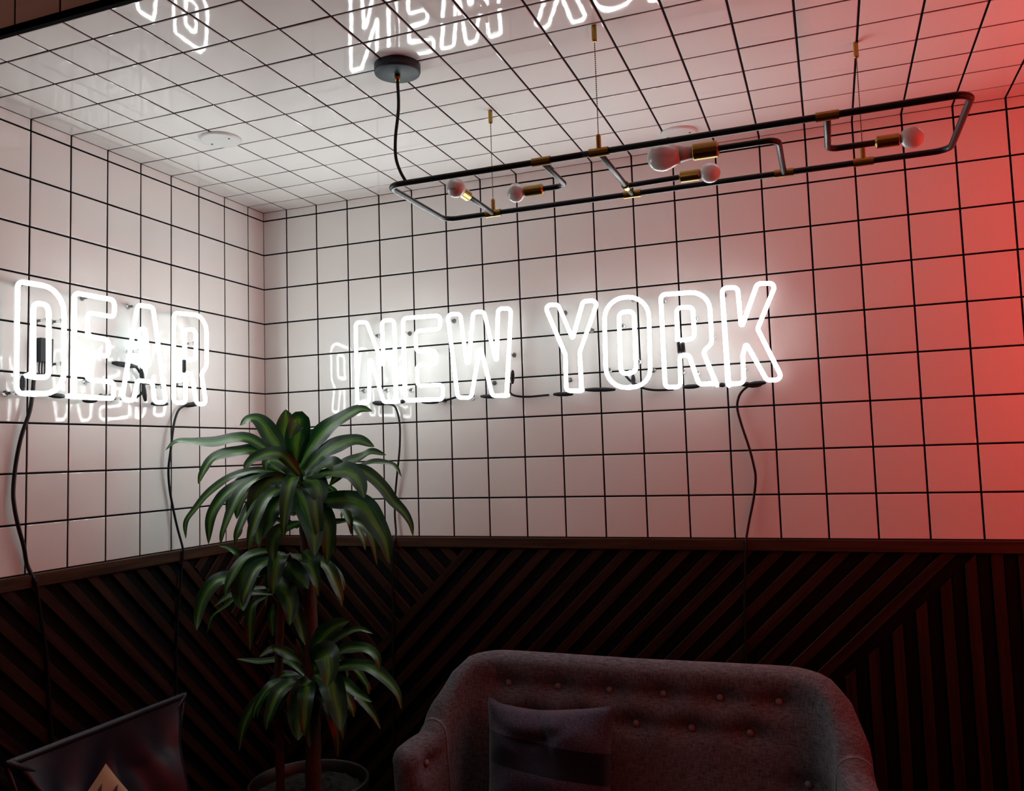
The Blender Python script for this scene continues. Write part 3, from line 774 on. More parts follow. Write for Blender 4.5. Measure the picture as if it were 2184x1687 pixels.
# ------------------------------------------------------------------ neon letters
DEPTH = 0.055
def on_wall(side, s, z, d):
    return Vector((s, -d, z)) if side == 'R' else Vector((d, s, z))
ORD = {'DEAR': 'the left tiled wall beside the corner', 'NEW': 'the tiled wall left of YORK', 'YORK': 'the tiled wall right of NEW'}
for ch, word, side, tubes, sleeves, posts in LETTERS:
    allp = [q for t in tubes for q in t]
    s0, z0 = sum(q[0] for q in allp) / len(allp), min(q[1] for q in allp)
    root = empty('neon_letter', on_wall(side, s0, z0, 0))
    tag(root, 'white neon outline letter %s of the word %s on the tiled wall' % (ch, word), 'neon letter', 'neon letters on the tiled walls')
    base = root.location.copy()
    paths = []
    for i, t in enumerate(tubes):
        pth = fillet([on_wall(side, s, z, DEPTH) for s, z, r in t], [q[2] for q in t], 4)
        paths.append(pth)
        # the ends of a tube turn back towards the wall
        inw = on_wall(side, 0, 0, -0.014)
        pth = [pth[0] + inw] + pth + [pth[-1] + inw]
        tb = MB().tube([q - base for q in pth], 0.0077, 9).build('tube' if i == 0 else 'inner_tube', M['neon'], root)
        # made-up glow split by facing: weak backs keep the wall behind from burning out
        if ch == 'A' and i == 1:
            tb.data.materials[0] = M['neon_weak']      # this loop glows weakly
            continue
        tb.data.materials.append(M['neon_side'])
        tb.data.materials.append(M['neon_back'])
        nrm = on_wall(side, 0, 0, 1)
        for pg in tb.data.polygons:
            k = pg.normal.dot(nrm)
            pg.material_index = 0 if k > 0.6 else (1 if k > 0.2 else 2)
    for a, b in sleeves:
        upright = abs(b[1] - a[1]) > abs(b[0] - a[0])
        dd = DEPTH if (upright and ch == 'R') else DEPTH - 0.016
        pa, pb = on_wall(side, a[0], a[1], dd), on_wall(side, b[0], b[1], dd)
        dv = (pb - pa)
        if upright and ch == 'R':
            MB().tube([pa + dv * t - base for t in (0.04, 0.5, 0.96)], 0.0066, 10).build('sleeve', M['sleeve'], root)
            continue
        pts = [pa + dv * t - base for t in (0, 0.12, 0.3, 0.7, 0.88, 1)]
        MB().tube(pts, [0.0048, 0.0062, 0.0078, 0.0078, 0.0062, 0.0048], 10).build('sleeve', M['sleeve'], root)
    for s, z in posts:
        tgt = on_wall(side, s, z, DEPTH)
        near = min((q for pth in paths for q in [pth[i].lerp(pth[i + 1], t / 8) for i in range(len(pth) - 1) for t in range(9)]), key=lambda q: (q - tgt).length)
        nrm = on_wall(side, 0, 0, 1)
        foot = near - nrm * DEPTH
        mb = MB().lathe([(0.009, 0.0), (0.009, 0.003), (0.0042, 0.005), (0.0042, 0.036), (0.0065, 0.040), (0.0065, 0.046)], 10, align(nrm, foot - base))
        st = mb.build('standoff', M['glass'], root)
        ring = [near - base - nrm * 0.008 + Vector((0.006 * math.cos(a) if side == 'R' else 0, 0 if side == 'R' else 0.006 * math.cos(a), 0.006 * math.sin(a))) + nrm * 0.002 * a / 6 for a in [k * 0.7 for k in range(18)]]
        MB().tube(ring, 0.0007, 5).build('wire_tie', M['screw'], st)

CNAME = {
    'NEWdrop': 'black cable dropping from the letter N beside the plant',
    'NEWjumpEW': 'short black cable joining the letters E and W of NEW',
    'WY': 'black cable sagging between the words NEW and YORK',
    'OR': 'black cable looping from the letter O to the R of YORK',
    'Kdrop': 'black cable hanging from the letter K to the wooden rail',
    'Ddrop': 'thick black cable hanging from the letter D to the wooden rail',
    'Rdrop': 'black cable hanging from the R of DEAR behind the plant',
    'Aloop': 'black cable curling behind the letter A of DEAR',
}
for key, side, off, pts in CABLES:
    root = empty('power_cable', on_wall(side, pts[0][0], pts[0][1], 0))
    tag(root, CNAME[key], 'cable', 'cables of the neon letters')
    b = root.location.copy()
    ph = random.random() * 6
    mid = [on_wall(side, s, z, off + 0.004 * math.sin(i * 1.3 + ph)) for i, (s, z) in enumerate(pts)]
    if key in ('NEWdrop', 'Kdrop', 'Ddrop', 'Rdrop'):
        s, z = pts[-1]
        mid[-1] = on_wall(side, s, z, 0.034)
        mid += [on_wall(side, s, Z_RAIL - 0.02, 0.037), on_wall(side, s + (0.02 if key == 'Ddrop' else -0.01), Z_RAIL - 0.12, 0.034),
                on_wall(side, s + (0.06 if key == 'Ddrop' else -0.02), Z_RAIL - 0.35, 0.026), on_wall(side, s + (0.10 if key == 'Ddrop' else -0.03), 0.12, 0.036), on_wall(side, s + 0.02, 0.005, 0.05)]
    rr = 0.0058 if key == 'Ddrop' else 0.0042
    MB().tube([q - b for q in spline(mid, 6)], rr, 8).build('cord', M['cable'], root)
    if key in ('NEWdrop', 'Kdrop', 'Rdrop', 'Aloop'):
        q0, q1 = mid[0], mid[0].lerp(mid[1], 0.9)
        d = q1 - q0
        MB().tube([q0 + d * t - b for t in (-0.6, -0.3, 0.2, 0.8, 1.3)], [0.005, 0.0085, 0.0095, 0.0085, 0.0045], 10).build('connector', M['sleeve'], root)
# the supply box hanging inside the D
bx = on_wall('L', -1.118, 1.985, 0.0)
box = empty('supply_box', bx)
tag(box, 'small dark box with wires behind the letter D', 'box')
o = MB().box((0.006, -0.022, -0.036), (0.034, 0.022, 0.036)).build('body', M['sleeve'], box, smooth=False)
for k in range(4):
    MB().tube(spline([(0.02, -0.014 + k * 0.009, -0.034), (0.02, -0.016 + k * 0.010, -0.06), (0.018, -0.010 + k * 0.007, -0.085)], 4), 0.0022, 6).build('wire', M['cable'], box)

# red neon border on the side wall beyond the picture: it tints the right of the room
red = empty('red_neon_border', (X_END - 0.050, -1.02, 1.62))
tag(red, 'red neon tube bent into a wide rectangle on the side wall', 'neon sign')
loop = fillet([(0, 0.02, 0), (0, 0.64, 0), (0, 0.64, 0.65), (0, -0.64, 0.65), (0, -0.64, 0), (0, -0.02, 0)], 0.06, 5)
MB().tube(loop, 0.010, 10).build('tube', M['red_neon'], red)
for yy, zz in ((0.64, 0.33), (-0.64, 0.33), (0.0, 0.65), (0.2, 0.0), (-0.2, 0.0)):
    MB().lathe([(0.009, 0.0), (0.009, 0.003), (0.0045, 0.005), (0.0045, 0.036)], 10, align((-1, 0, 0), (0.0495, yy, zz))).build('standoff', M['glass'], red)
    
# ------------------------------------------------------------------ ceiling plates
def ceiling_plate(x, y, r, label):
    root = empty('ceiling_plate', (x, y, HC))
    tag(root, label, 'ceiling plate', 'round plates on the ceiling')
    MB().lathe([(r, 0.0), (r, -0.004), (r * 0.96, -0.0075), (r * 0.9, -0.009), (0.001, -0.009)], 40).build('cover', M['plate'], root)
    for s in (-1, 1):
        MB().lathe([(0.0035, -0.009), (0.0035, -0.0105), (0.0005, -0.011)], 12, Matrix.Translation((s * r * 0.62, -s * r * 0.12, 0))).build('screw', M['screw'], root)
ceiling_plate(0.407, -0.778, 0.066, 'round white plate on the ceiling over the left wall')
ceiling_plate(1.817, -0.160, 0.062, 'round white plate on the ceiling behind the pipe lamp')

# ------------------------------------------------------------------ pipe lamp
ZP, RP = 2.372, 0.0082
XL, XR, YN, YF = 1.143, 2.570, -0.992, -0.608
lamp = empty('pendant_lamp', (1.85, -0.8, ZP))
tag(lamp, 'black pipe pendant lamp with brass sockets and five unlit bulbs', 'pendant lamp')
LB = Vector((1.85, -0.8, ZP))
def lp(x, y, z=ZP):
    return Vector((x, y, z)) - LB
ring = fillet([lp(1.7, YN), lp(XL, YN), lp(XL, YF), lp(XR, YF), lp(XR, YN), lp(1.7, YN)], 0.038, 7)
MB().tube(ring, RP, 14).build('frame', M['pipe'], lamp)
def tee(x, y, axis=(1, 0, 0), ln=0.05):
    a = Vector(axis)
    c = lp(x, y)
    return MB().lathe([(RP + 0.0002, -ln / 2), (RP + 0.0028, -ln / 2), (RP + 0.0028, ln / 2), (RP + 0.0002, ln / 2)], 18, align(a, c)).build('tee', M['brass'], lamp, smooth=False)
def socket(arm, pos, axis, ln=0.052, r=0.0155):
    return MB().lathe([(r * 0.6, -0.004), (r, 0.0), (r, ln * 0.96), (r * 0.92, ln), (r * 0.8, ln)], 24, align(axis, pos)).build('socket', M['brass'], arm, smooth=False)
def globe(pos, axis, r=0.0275):
    prof = [(0.011, 0.0), (0.0125, 0.006)]
    for k in range(1, 15):
        a = math.pi * (0.16 + 0.84 * k / 14)
        prof.append((max(0.0004, r * math.sin(a)), 0.004 + r * 0.93 - r * math.cos(a)))
    o = MB().lathe(prof, 28, align(axis, pos)).build('bulb', M['bulb'], lamp)
    return o
def arm(points, rad=0.028):
    return MB().tube(fillet([lp(*q) for q in points], rad, 6), RP * 0.96, 12).build('arm', M['pipe'], lamp)
X1 = 1.305
tee(X1, YF)
a = arm([(X1, YF), (X1, -0.815)])
socket(a, lp(X1, -0.812), (0, -1, 0)); globe(lp(X1, -0.862), (0, -1, 0))
ctr = lp(X1, -0.862 - 0.0296)
mb = MB()
def on_bulb(a, e):
    return ctr + Vector((math.sin(a) * math.cos(e), -math.cos(a) * math.cos(e), -math.sin(e))) * 0.02765
for e0, a0, a1 in ((0.30, -0.25, 0.30), (0.42, -0.18, 0.30)):
    k = a0
    while k < a1:
        w = 0.05 + 0.03 * random.random()
        mb.add([on_bulb(k, e0), on_bulb(k + w, e0), on_bulb(k + w, e0 + 0.06), on_bulb(k, e0 + 0.06)], [(0, 1, 2, 3), (3, 2, 1, 0)])
        k += w + 0.03
mb.build('maker_print', M['ink'], lamp, smooth=False)
X2 = 1.590
tee(X2, YN)
a = arm([(X2, YN), (X2, -0.772), (1.516, -0.772)])
socket(a, lp(1.520, -0.772), (-1, 0, 0)); globe(lp(1.470, -0.772), (-1, 0, 0))
X3 = 1.742
tee(X3, YN); tee(X3, YF)
a = arm([(X3, YN), (X3, YF)])
MB().lathe([(RP + 0.0003, -0.012), (RP + 0.003, -0.012), (RP + 0.003, 0.012), (RP + 0.0003, 0.012)], 18, align((0, 1, 0), lp(X3, -0.690))).build('collar', M['brass'], a, smooth=False)
a = arm([(X3, -0.690), (1.900, -0.700)])
socket(a, lp(1.897, -0.700), (1, 0, 0)); globe(lp(1.947, -0.700), (1, 0, 0))
X4 = 2.163
tee(X4, YF)
a = arm([(X4, YF), (X4, -0.885), (2.012, -0.885)])
socket(a, lp(2.018, -0.885), (-1, 0, 0), 0.060, 0.021)
big = []
for r, z in ((0.013, 0.0), (0.0165, 0.004), (0.0170, 0.012), (0.0180, 0.022), (0.0215, 0.034)):
    big.append((r, z))
mx = align((-1, 0, 0), lp(1.960, -0.885))
MB().lathe(big, 28, mx).build('bulb_collar', M['bulb_neck'], lamp)
head = [(0.0215, 0.034), (0.0262, 0.046), (0.0320, 0.058), (0.0358, 0.070), (0.0368, 0.080), (0.0350, 0.092), (0.0300, 0.103), (0.0215, 0.112), (0.011, 0.1165), (0.0004, 0.118)]
MB().lathe(head, 32, mx).build('bulb', M['bulb'], lamp)
X5 = 2.276
tee(X5, YN)
a = arm([(X5, YN), (X5, -0.752), (2.392, -0.752)])
socket(a, lp(2.390, -0.752), (1, 0, 0)); globe(lp(2.440, -0.752), (1, 0, 0))
XC4 = 2.364
tee(XC4, YF)
for x, y in ((X1, YF), (X3, YN), (XC4, YF)):
    mb = MB()
    z0, z1 = ZP + 0.036, HC - 0.036
    n = int((z1 - z0) / 0.0052)
    for k in range(n + 1):
        c = lp(x, y, z0 + (z1 - z0) * k / n)
        r = 0.0021
        v = [c + Vector(q) * r for q in ((1, 0, 0), (0, 1, 0), (-1, 0, 0), (0, -1, 0), (0, 0, 1.35), (0, 0, -1.35))]
        mb.add(v, [(0, 1, 4), (1, 2, 4), (2, 3, 4), (3, 0, 4), (1, 0, 5), (2, 1, 5), (3, 2, 5), (0, 3, 5)])
    ch = mb.build('chain', M['chain'], lamp)
    MB().lathe([(0.0062, 0.0), (0.0062, 0.036), (0.004, 0.040)], 16, Matrix.Translation(lp(x, y, ZP + 0.006))).build('end_cap', M['brass'], ch, smooth=False)
    MB().lathe([(0.004, -0.042), (0.0066, -0.039), (0.0066, 0.0)], 16, Matrix.Translation(lp(x, y, HC))).build('ceiling_cap', M['brass'], ch, smooth=False)
cx, cy = 1.189, -1.005
can = MB().lathe([(0.0635, 0.0), (0.0635, -0.018), (0.0620, -0.0225), (0.058, -0.0245), (0.001, -0.0265)], 44, Matrix.Translation(lp(cx, cy, HC))).build('canopy', M['canopy'], lamp)
MB().lathe([(0.008, -0.026), (0.008, -0.036), (0.0055, -0.044), (0.0045, -0.044)], 16, Matrix.Translation(lp(cx, cy, HC))).build('cord_grip', M['brass'], can)
MB().tube(spline([lp(cx, cy, HC - 0.040), lp(cx + 0.001, cy, HC - 0.12), lp(cx - 0.010, cy, HC - 0.20), lp(cx - 0.012, cy + 0.003, HC - 0.255), lp(cx - 0.002, cy + 0.008, HC - 0.295), lp(cx + 0.012, YN, ZP + 0.004)], 8), 0.0046, 8).build('cord', M['cable'], lamp)

# ------------------------------------------------------------------ sofa
XC, YB = 1.636, -0.475
S_ST, S_R, S_ANG = 0.478, 0.065, math.radians(80)
S_ARC = S_R * S_ANG
S_TOT = S_ST + S_ARC + 0.20
HT = [(0, 0.976), (0.40, 0.979), (0.478, 0.978), (0.502, 0.968), (0.522, 0.932), (0.545, 0.868), (0.580, 0.802), (0.625, 0.774), (0.70, 0.762), (0.80, 0.757)]
def lean_of(s, z):
    t = max(0.0, min(1.0, (abs(s) - 0.45) / 0.13))
    t = t * t * (3 - 2 * t)
    return (0.18 * (1 - t) + 0.07 * t) * (z - 0.42)
def plan(s):
    g = 1 if s >= 0 else -1
    t = abs(s)
    if t <= S_ST:
        return Vector((XC + g * t, YB, 0)), Vector((0, 1, 0))
    if t <= S_ST + S_ARC:
        a = (t - S_ST) / S_R
        return Vector((XC + g * (S_ST + S_R * math.sin(a)), YB - S_R * (1 - math.cos(a)), 0)), Vector((g * math.sin(a), math.cos(a), 0))
    a = S_ANG
    e = t - S_ST - S_ARC
    return Vector((XC + g * (S_ST + S_R * math.sin(a) + e * math.cos(a)), YB - S_R * (1 - math.cos(a)) - e * math.sin(a), 0)), Vector((g * math.sin(a), math.cos(a), 0))
ROW1, ROW2 = 0.884, 0.794
BTN = [((k - 2.5) * 0.168, ROW1) for k in range(6)] + [((k - 2) * 0.168, ROW2) for k in range(5)]
ARM_BTN = [(-0.675, 0.700), (0.485, 0.676)]
def inner(s, z):
    q, n = plan(s)
    lean = lean_of(s, z)
    d = 0.0
    for bs, bz in BTN + ARM_BTN:
        r2 = ((s - bs) / 0.055) ** 2 + ((z - bz) / 0.030) ** 2
        d += 0.020 * math.exp(-r2)
    if abs(s) < 0.52:
        for bz, lim in ((ROW1, 0.49), (ROW2, 0.42)):
            w = max(0.0, min(1.0, (lim - abs(s)) / 0.05))
            d += 0.006 * w * math.exp(-((z - bz) / 0.016) ** 2)
    return q + n * (lean + d) + Vector((0, 0, z)), n
def upholstery(name, s0, s1, ns, taper0=False, taper1=False):
    rows = []
    for i in range(ns + 1):
        s = s0 + (s1 - s0) * i / ns
        h = interp(HT, abs(s))
        th = 0.095
        k = 1.0
        e = 0.05
        if taper0 and s - s0 < e:
            k = math.sqrt(max(0.0, 1 - (1 - (s - s0) / e) ** 2))
        if taper1 and s1 - s < e:
            k = math.sqrt(max(0.0, 1 - (1 - (s1 - s) / e) ** 2))
        h -= 0.05 * (1 - k)
        ring = []
        rt = 0.045
        nz = 44
        for j in range(nz + 1):
            z = 0.36 + (h - rt - 0.36) * j / nz
            p, n = inner(s, z)
            ring.append(p + n * th * 0.5 * (1 - k))
        p, n = inner(s, h - rt)
        for j in range(1, 12):
            a = math.pi * j / 12
            ring.append(p + n * (th * 0.5 - th * 0.5 * k * math.cos(a)) + Vector((0, 0, rt * math.sin(a))))
        for j in range(9):
            z = h - rt + (0.20 - (h - rt)) * j / 8
            q, n = plan(s)
            lean = lean_of(s, z)
            ring.append(q + n * (lean + th * 0.5 + th * 0.5 * k) + Vector((0, 0, z)))
        rows.append(ring)
    m = len(rows[0])
    v = [p for r in rows for p in r]
    f = []
    for i in range(ns):
        for j in range(m - 1):
            f.append((i * m + j, i * m + j + 1, (i + 1) * m + j + 1, (i + 1) * m + j))
        f.append((i * m + m - 1, i * m, (i + 1) * m, (i + 1) * m + m - 1))
    f.append(tuple(range(m)))
    f.append(tuple(ns * m + j for j in range(m - 1, -1, -1)))
    base = Vector((XC, YB - 0.2, 0))
    return mesh_obj(name, [p - base for p in v], f, M['sofa'], sofa, True)
sofa = empty('sofa', (XC, YB - 0.2, 0))
tag(sofa, 'grey brown tufted two seat sofa with curved wings against the slatted wall', 'sofa')
SEAM = 0.585
upholstery('backrest', -SEAM, SEAM, 120)
upholstery('armrest', SEAM + 0.001, S_TOT, 34, False, True)
upholstery('armrest', -S_TOT, -SEAM - 0.001, 34, True, False)
SB = Vector((XC, YB - 0.2, 0))
for g in (-1, 1):
    pts = []
    for j in range(20):
        z = 0.42 + (interp(HT, SEAM) - 0.045 - 0.42) * j / 19
        s = g * (SEAM + 0.02 * math.sin(j / 19 * 3.1))
        p, n = inner(g * SEAM, z)
        pts.append(p - n * 0.0006 - SB)
    MB().tube(pts, 0.0022, 6).build('seam', M['button'], sofa)
for bs, bz in BTN + ARM_BTN:
    p, n = inner(bs, bz)
    MB().lathe([(0.0085, -0.003), (0.0105, 0.001), (0.0098, 0.005), (0.0068, 0.008), (0.0005, 0.0092)], 16, align(-n + Vector((0, 0, 0.15)), p - n * 0.001 - SB)).build('button', M['button'], sofa)
def soft_box(name, a, b, r, mat, parent, base):
    mb = MB().box(a, b)
    o = mb.build(name, mat, parent, smooth=True, base=None)
    bm = bmesh.new(); bm.from_mesh(o.data)
    bmesh.ops.bevel(bm, geom=bm.edges[:], offset=r, segments=4, affect='EDGES')
    for v in bm.verts:
        v.co -= base
    for fc in bm.faces:
        fc.smooth = True
    bm.to_mesh(o.data); bm.free()
    return o
soft_box('seat_base', (XC - 0.51, -0.92, 0.17), (XC + 0.51, -0.47, 0.30), 0.03, M['sofa'], sofa, SB)
soft_box('seat_cushion', (XC - 0.505, -0.94, 0.30), (XC + 0.505, -0.48, 0.43), 0.045, M['sofa'], sofa, SB)
for gx in (-0.48, 0.48):
    for y in (-0.86, -0.52):
        MB().lathe([(0.012, 0.0), (0.022, 0.18)], 14, Matrix.Translation(Vector((XC + gx, y, 0)) - SB)).build('leg', M['leg'], sofa)

# ------------------------------------------------------------------ cushions
def pillow_pt(u, v, side, a, b, t, ear=0.10, seed=0.0, fold=0.0):
    x = a * u * (1 - ear * (1 - v * v) * 0.8)
    y = b * v * (1 - ear * (1 - u * u) * 0.8)
    e = max(0.0, (1 - u * u) * (1 - v * v))
    z = side * t * e ** 0.42
    w = 0.35 * t * e ** 0.5
    if fold:
        z -= side * fold * t * e ** 0.35 * (math.exp(-((v - 0.55 - 0.5 * (u + 0.25) ** 2) / 0.10) ** 2) * math.exp(-((u + 0.3) / 0.45) ** 2) + 0.7 * math.exp(-((u - 0.25 + 0.4 * v) / 0.10) ** 2) * max(0.0, v))
        y += b * 0.05 * (math.exp(-((u + 0.95) / 0.10) ** 2) - 0.35 * math.exp(-((u + 0.2) / 0.35) ** 2)) * max(0.0, v) ** 3
    z += w * (0.30 * math.sin(5 * u + 3.1 * v + seed) * math.cos(4 * v - 2 * u + seed) + 0.22 * math.sin(9 * v + 4 * u * u + seed * 2))
    return Vector((x, y, z))
def pillow(name, mat, parent, mtx, a, b, t, seed=0.0, n=34, fold=0.0):
    v, f, uv = [], [], []
    for side in (1, -1):
        o = len(v)
        for i in range(n + 1):
            for j in range(n + 1):
                u, w = -1 + 2 * i / n, -1 + 2 * j / n
                v.append(mtx @ pillow_pt(u, w, side, a, b, t, seed=seed, fold=fold))
                uv.append(((u + 1) / 2, (w + 1) / 2))
        for i in range(n):
            for j in range(n):
                q = (o + i * (n + 1) + j, o + (i + 1) * (n + 1) + j, o + (i + 1) * (n + 1) + j + 1, o + i * (n + 1) + j + 1)
                f.append(q if side > 0 else q[::-1])
    return mesh_obj(name, v, f, mat, parent, True, uv)
pil = empty('cushion', (1.395, -0.545, 0.44))
tag(pil, 'slate wool cushion with a black band leaning on the sofa', 'cushion')
mt = Matrix.Translation((0, 0.02, 0.205)) @ Matrix.Rotation(math.radians(-14), 4, 'X') @ Matrix.Rotation(math.radians(-2), 4, 'Y') @ Matrix.Rotation(math.radians(90), 4, 'X')
pillow('cover', M['wool'], pil, mt, 0.205, 0.222, 0.085, 0.6, 44, 0.45)

# ------------------------------------------------------------------ butterfly chair by the left wall
chair = empty('butterfly_chair', (0.62, -1.14, 0))
tag(chair, 'blue black leather sling butterfly chair by the left wall', 'chair')
CB = Vector((0.62, -1.14, 0))
TIPS = {'br': Vector((0.300, -0.836, 0.906)), 'bl': Vector((0.315, -1.452, 0.893)), 'fr': Vector((0.985, -0.80, 0.52)), 'fl': Vector((0.985, -1.49, 0.52))}
def sling(u, v):
    """u across (-1 towards the plant side is +1), v from the back edge (0) to the front edge (1)"""
    hw = interp([(0, 0.308), (0.05, 0.272), (0.12, 0.238), (0.22, 0.215), (0.35, 0.205), (0.55, 0.225), (0.85, 0.30), (1, 0.345)], v)
    zc = interp([(0, 0.905), (0.15, 0.76), (0.35, 0.45), (0.52, 0.29), (0.7, 0.29), (1, 0.45)], v)
    xc = interp([(0, 0.305), (0.15, 0.325), (0.35, 0.42), (0.52, 0.56), (0.7, 0.74), (1, 0.98)], v)
    z = zc + 0.06 * u * u * interp([(0, 0.0), (0.2, 0.35), (0.5, 1.0), (0.8, 0.9), (1, 0.6)], v)
    x = xc + 0.05 * u * u * interp([(0, 0.0), (0.2, 1.0), (0.5, 0.3), (1, 0)], v) 
    wr = math.exp(-((v - 0.16) / 0.10) ** 2)
    x += 0.011 * wr * math.sin(10.5 * (u - 0.25 * (v - 0.16) * 10 * (1 if u > 0 else -1)) + 1.0) * (1 - 0.3 * abs(u))
    return Vector((x, -1.142 + hw * u, z))
nu, nv = 40, 56
v, f = [], []
for side in (0, 1):
    for i in range(nv + 1):
        for j in range(nu + 1):
            v.append(sling(-1 + 2 * j / nu, i / nv) + Vector((-0.005 * side, 0, -0.003 * side)) - CB)
W1 = (nv + 1) * (nu + 1)
for i in range(nv):
    for j in range(nu):
        a0 = i * (nu + 1) + j
        f.append((a0, a0 + nu + 1, a0 + nu + 2, a0 + 1))
        f.append((W1 + a0, W1 + a0 + 1, W1 + a0 + nu + 2, W1 + a0 + nu + 1))
for i in range(nv):
    for j in (0, nu):
        a0 = i * (nu + 1) + j
        q = (a0, a0 + nu + 1, W1 + a0 + nu + 1, W1 + a0)
        f.append(q if j else q[::-1])
for j in range(nu):
    for i in (0, nv):
        a0 = i * (nu + 1) + j
        q = (a0, a0 + 1, W1 + a0 + 1, W1 + a0)
        f.append(q[::-1] if i else q)
sl = mesh_obj('sling', v, f, M['leather'], chair, True)
for k, g in (('br', 1), ('bl', -1), ('fr', 1), ('fl', -1)):
    vv = 0.0 if k[0] == 'b' else 1.0
    tip = sling(g, vv)
    inn = sling(g * 0.80, 0.07 if vv == 0 else 0.93)
    pts = [tip + (inn - tip) * t for t in (-0.06, 0.0, 0.15, 0.4, 0.7)]
    MB().tube([q - CB for q in pts], [0.004, 0.009, 0.0095, 0.007, 0.003], 12).build('corner_pocket', M['leather'], sl)
hem = [sling(-1 + 2 * k / 30, 0.0) + Vector((-0.002, 0, -0.002)) - CB for k in range(31)]
MB().tube(hem, 0.010, 12).build('hem', M['leather'], sl)
def rod(pts):
    MB().tube([Vector(q) - CB for q in fillet(pts, 0.05, 5)], 0.006, 8).build('frame_rod', M['rod'], chair)
T = {k: sling(1 if k[1] == 'r' else -1, 0 if k[0] == 'b' else 1) for k in TIPS}
off = Vector((-0.004, 0, -0.012))
rod([T['br'] + off, (0.36, -1.02, 0.30), (0.92, -1.36, 0.006), (0.92, -0.92, 0.006), (0.36, -1.26, 0.30), T['bl'] + off])
rod([T['fr'] + off, (0.72, -1.02, 0.22), (0.30, -1.36, 0.006), (0.30, -0.92, 0.006), (0.72, -1.26, 0.22), T['fl'] + off])

fp = empty('cushion', (0.46, -1.33, 0.44))
tag(fp, 'cream cushion printed with dark ferns on the leather chair', 'cushion')
face = Vector((0.93, -0.30, 0.22)).normalized()
side_v = Vector((0, 0, 1)).cross(face).normalized()
upv = face.cross(side_v)
rotm = Matrix(((side_v.x, upv.x, face.x, 0), (side_v.y, upv.y, face.y, 0), (side_v.z, upv.z, face.z, 0), (0, 0, 0, 1)))
FA, FT = 0.172, 0.056
mtx = Matrix.Translation((0.035, -0.005, 0.190)) @ rotm @ Matrix.Rotation(math.radians(38), 4, 'Z')
pillow('cover', M['linen'], fp, mtx, FA, FA, FT, 2.1, 26)
def fern(u0, w0, u1, w1, width, nl=17):
    """a printed frond laid on the cushion cover"""
    mb = MB()
    ax = Vector((u1 - u0, w1 - w0, 0)); ln = ax.length; ax /= ln
    pr = Vector((-ax.y, ax.x, 0))
    def q(a, c):
        s = Vector((u0, w0, 0)) + ax * a + pr * c
        s.x = max(-0.98, min(0.98, s.x)); s.y = max(-0.98, min(0.98, s.y))
        p = pillow_pt(s.x, s.y, 1, FA, FA, FT, seed=2.1)
        return mtx @ (p + Vector((0, 0, 0.0012)))
    for i in range(12):
        a0, a1 = ln * i / 12, ln * (i + 1) / 12
        mb.add([q(a0, -0.008), q(a1, -0.008), q(a1, 0.008), q(a0, 0.008)], [(0, 1, 2, 3)])
    for i in range(nl):
        t = 0.16 + 0.8 * i / nl
        w = width * (1 - t) ** 0.75 * min(1, t * 4)
        for g in (-1, 1):
            a = ln * t
            sl_ = 0.45 * w
            mb.add([q(a, 0), q(a + sl_ * 0.55, g * w * 0.5), q(a + sl_ * 1.1, g * w), q(a + sl_ * 0.55 + 0.026, g * w * 0.5)], [(0, 1, 2, 3) if g < 0 else (3, 2, 1, 0)])
    mb.build('fern_print', M['fern'], fp, smooth=False)
fern(0.02, 0.74, 0.74, 0.92, 0.15)
fern(0.22, 0.62, 0.90, 0.70, 0.15)
fern(0.40, 0.28, 0.95, 0.38, 0.14)
fern(-0.55, 0.30, 0.05, 0.52, 0.16)
fern(-0.10, -0.35, 0.45, 0.05, 0.17)
fern(-0.80, -0.20, -0.25, 0.12, 0.16)

# ------------------------------------------------------------------ corn plant
PX, PY = 0.612, -0.615
plant = empty('corn_plant', (PX, PY, 0))
tag(plant, 'tall corn plant with striped green leaves in the room corner', 'plant')
PB = Vector((PX, PY, 0))
pot = MB().lathe([(0.135, 0.0), (0.150, 0.02), (0.178, 0.36), (0.190, 0.57), (0.193, 0.598), (0.188, 0.603), (0.181, 0.600), (0.178, 0.565), (0.176, 0.55)], 44).build('pot', M['pot'], plant)
gv, gf = [], []
for i in range(16):
    for j in range(40):
        r = 0.179 * i / 15
        a = 2 * math.pi * j / 40
        gv.append((r * math.cos(a), r * math.sin(a), 0.560 + random.uniform(-0.007, 0.009)))
for i in range(15):
    for j in range(40):
        gf.append((i * 40 + j, (i + 1) * 40 + j, (i + 1) * 40 + (j + 1) % 40, i * 40 + (j + 1) % 40))
mesh_obj('soil', gv, gf, M['soil'], pot, False)
def cane(pts, r0, r1):
    sp = spline([Vector(q) - PB for q in pts], 8)
    n = len(sp)
    rs = [(r0 + (r1 - r0) * i / (n - 1)) * (1 + 0.05 * math.sin(i * 2.3)) for i in range(n)]
    MB().tube(sp, rs, 14).build('cane', M['cane'], plant)
cane([(CANE[0][0], CANE[0][1], 0.54)] + CANE[1:], 0.026, 0.017)
cane([(CANE_SIDE[0][0], CANE_SIDE[0][1], 0.54)] + CANE_SIDE[1:], 0.015, 0.012)

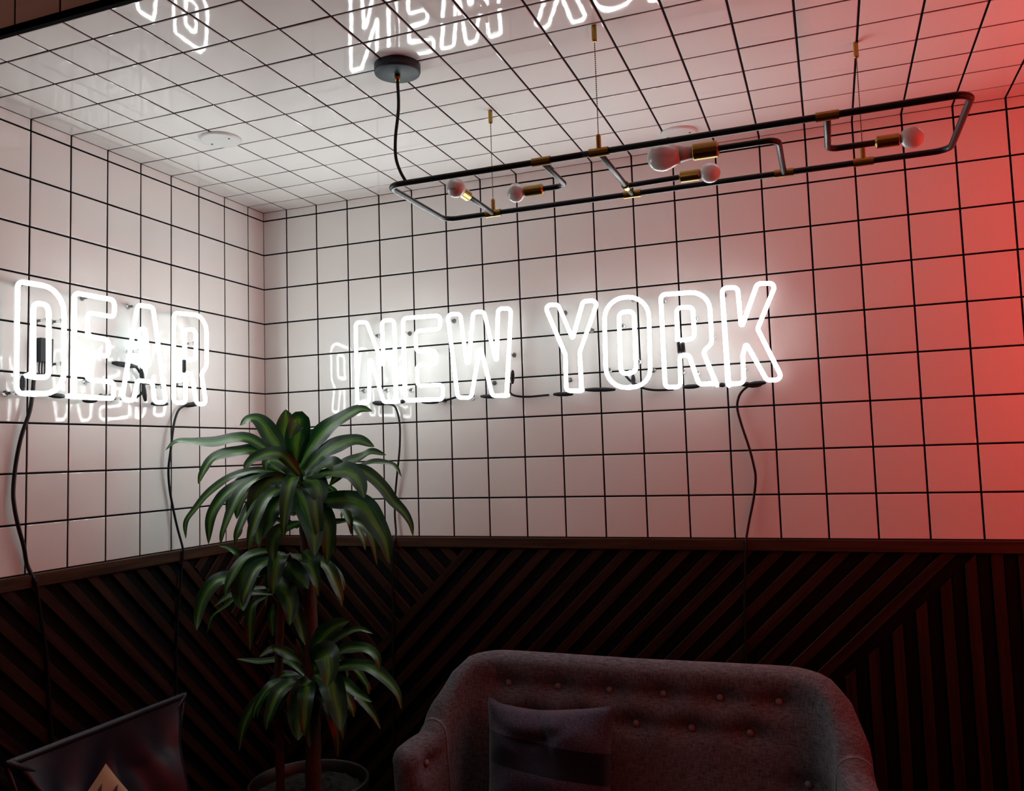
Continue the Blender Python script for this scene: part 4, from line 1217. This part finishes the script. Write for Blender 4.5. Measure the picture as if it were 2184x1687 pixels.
def leaf(width, facing, pts, k):
    rnd = random.Random(k * 13 + 5)
    c = spline([Vector(q) for q in pts], 7)
    n = len(c)
    length = [0.0]
    for a, b in zip(c, c[1:]):
        length.append(length[-1] + (b - a).length)
    L = length[-1]
    ph = rnd.random() * 6
    verts, faces, uvs = [], [], []
    m = 7
    prev = None
    for i in range(n):
        t = length[i] / L
        tan = (c[min(i + 1, n - 1)] - c[max(i - 1, 0)]).normalized()
        tocam = (CAMPOS - c[i]).normalized()
        want = (tocam * facing + Vector((0, 0, 1)) * (1 - facing)).normalized()
        nrm = want - tan * want.dot(tan)
        if nrm.length < 0.2 and prev is not None:
            nrm = prev - tan * prev.dot(tan)
        nrm.normalize()
        if prev is not None:
            nrm = (nrm * 0.45 + prev * 0.55)
            nrm = (nrm - tan * nrm.dot(tan)).normalized()
        prev = nrm
        w_dir = tan.cross(nrm).normalized()
        prof = min(1.0, 0.36 + 1.6 * t) * (max(0.0, 1 - t ** 3.2)) ** 0.75
        half = 0.5 * width * 1.62 * max(prof, 0.02)
        for j in range(m):
            x = -1 + 2 * j / (m - 1)
            fold = 0.24 * half * (1 - abs(x)) * -1
            wave = 0.10 * half * abs(x) ** 2 * math.sin(t * 15 + ph + (1.7 if x > 0 else 0))
            verts.append(c[i] + w_dir * half * x + nrm * (fold + wave) - PB)
            uvs.append((0.5 + 0.5 * x * 0.62, t * 3 + k))
    for i in range(n - 1):
        for j in range(m - 1):
            a0 = i * m + j
            faces.append((a0, a0 + 1, a0 + m + 1, a0 + m))
    mesh_obj('leaf', verts, faces, M['leaf'], plant, True, uvs)
for k, (w, fc, pts) in enumerate(LEAVES):
    leaf(w, fc, pts, k)

# shorter inner leaves that fill the three heads all round
fr = random.Random(31)
for hx, hy, hz, nn, ln in ((0.606, -0.62, 1.50, 16, 0.24), (0.560, -0.635, 1.29, 11, 0.20), (0.629, -0.62, 0.94, 11, 0.19)):
    for i in range(nn):
        az = 2 * math.pi * (i + fr.uniform(-0.3, 0.3)) / nn
        L = ln * fr.uniform(0.75, 1.1)
        up = fr.uniform(-0.25, 0.75)
        d = Vector((math.cos(az), math.sin(az), 0))
        b0 = Vector((hx, hy, hz + fr.uniform(-0.07, 0.05))) + d * 0.012
        pts = [b0, b0 + d * L * 0.35 + Vector((0, 0, L * 0.30 * up)), b0 + d * L * 0.70 + Vector((0, 0, L * (0.25 * up - 0.10))), b0 + d * L * 0.92 + Vector((0, 0, L * (0.05 * up - 0.40))), b0 + d * L * 0.97 + Vector((0, 0, L * (-0.10 + 0.05 * up - 0.52)))]
        leaf(fr.uniform(0.030, 0.040), 0.25, pts, 100 + i + int(hz * 100))
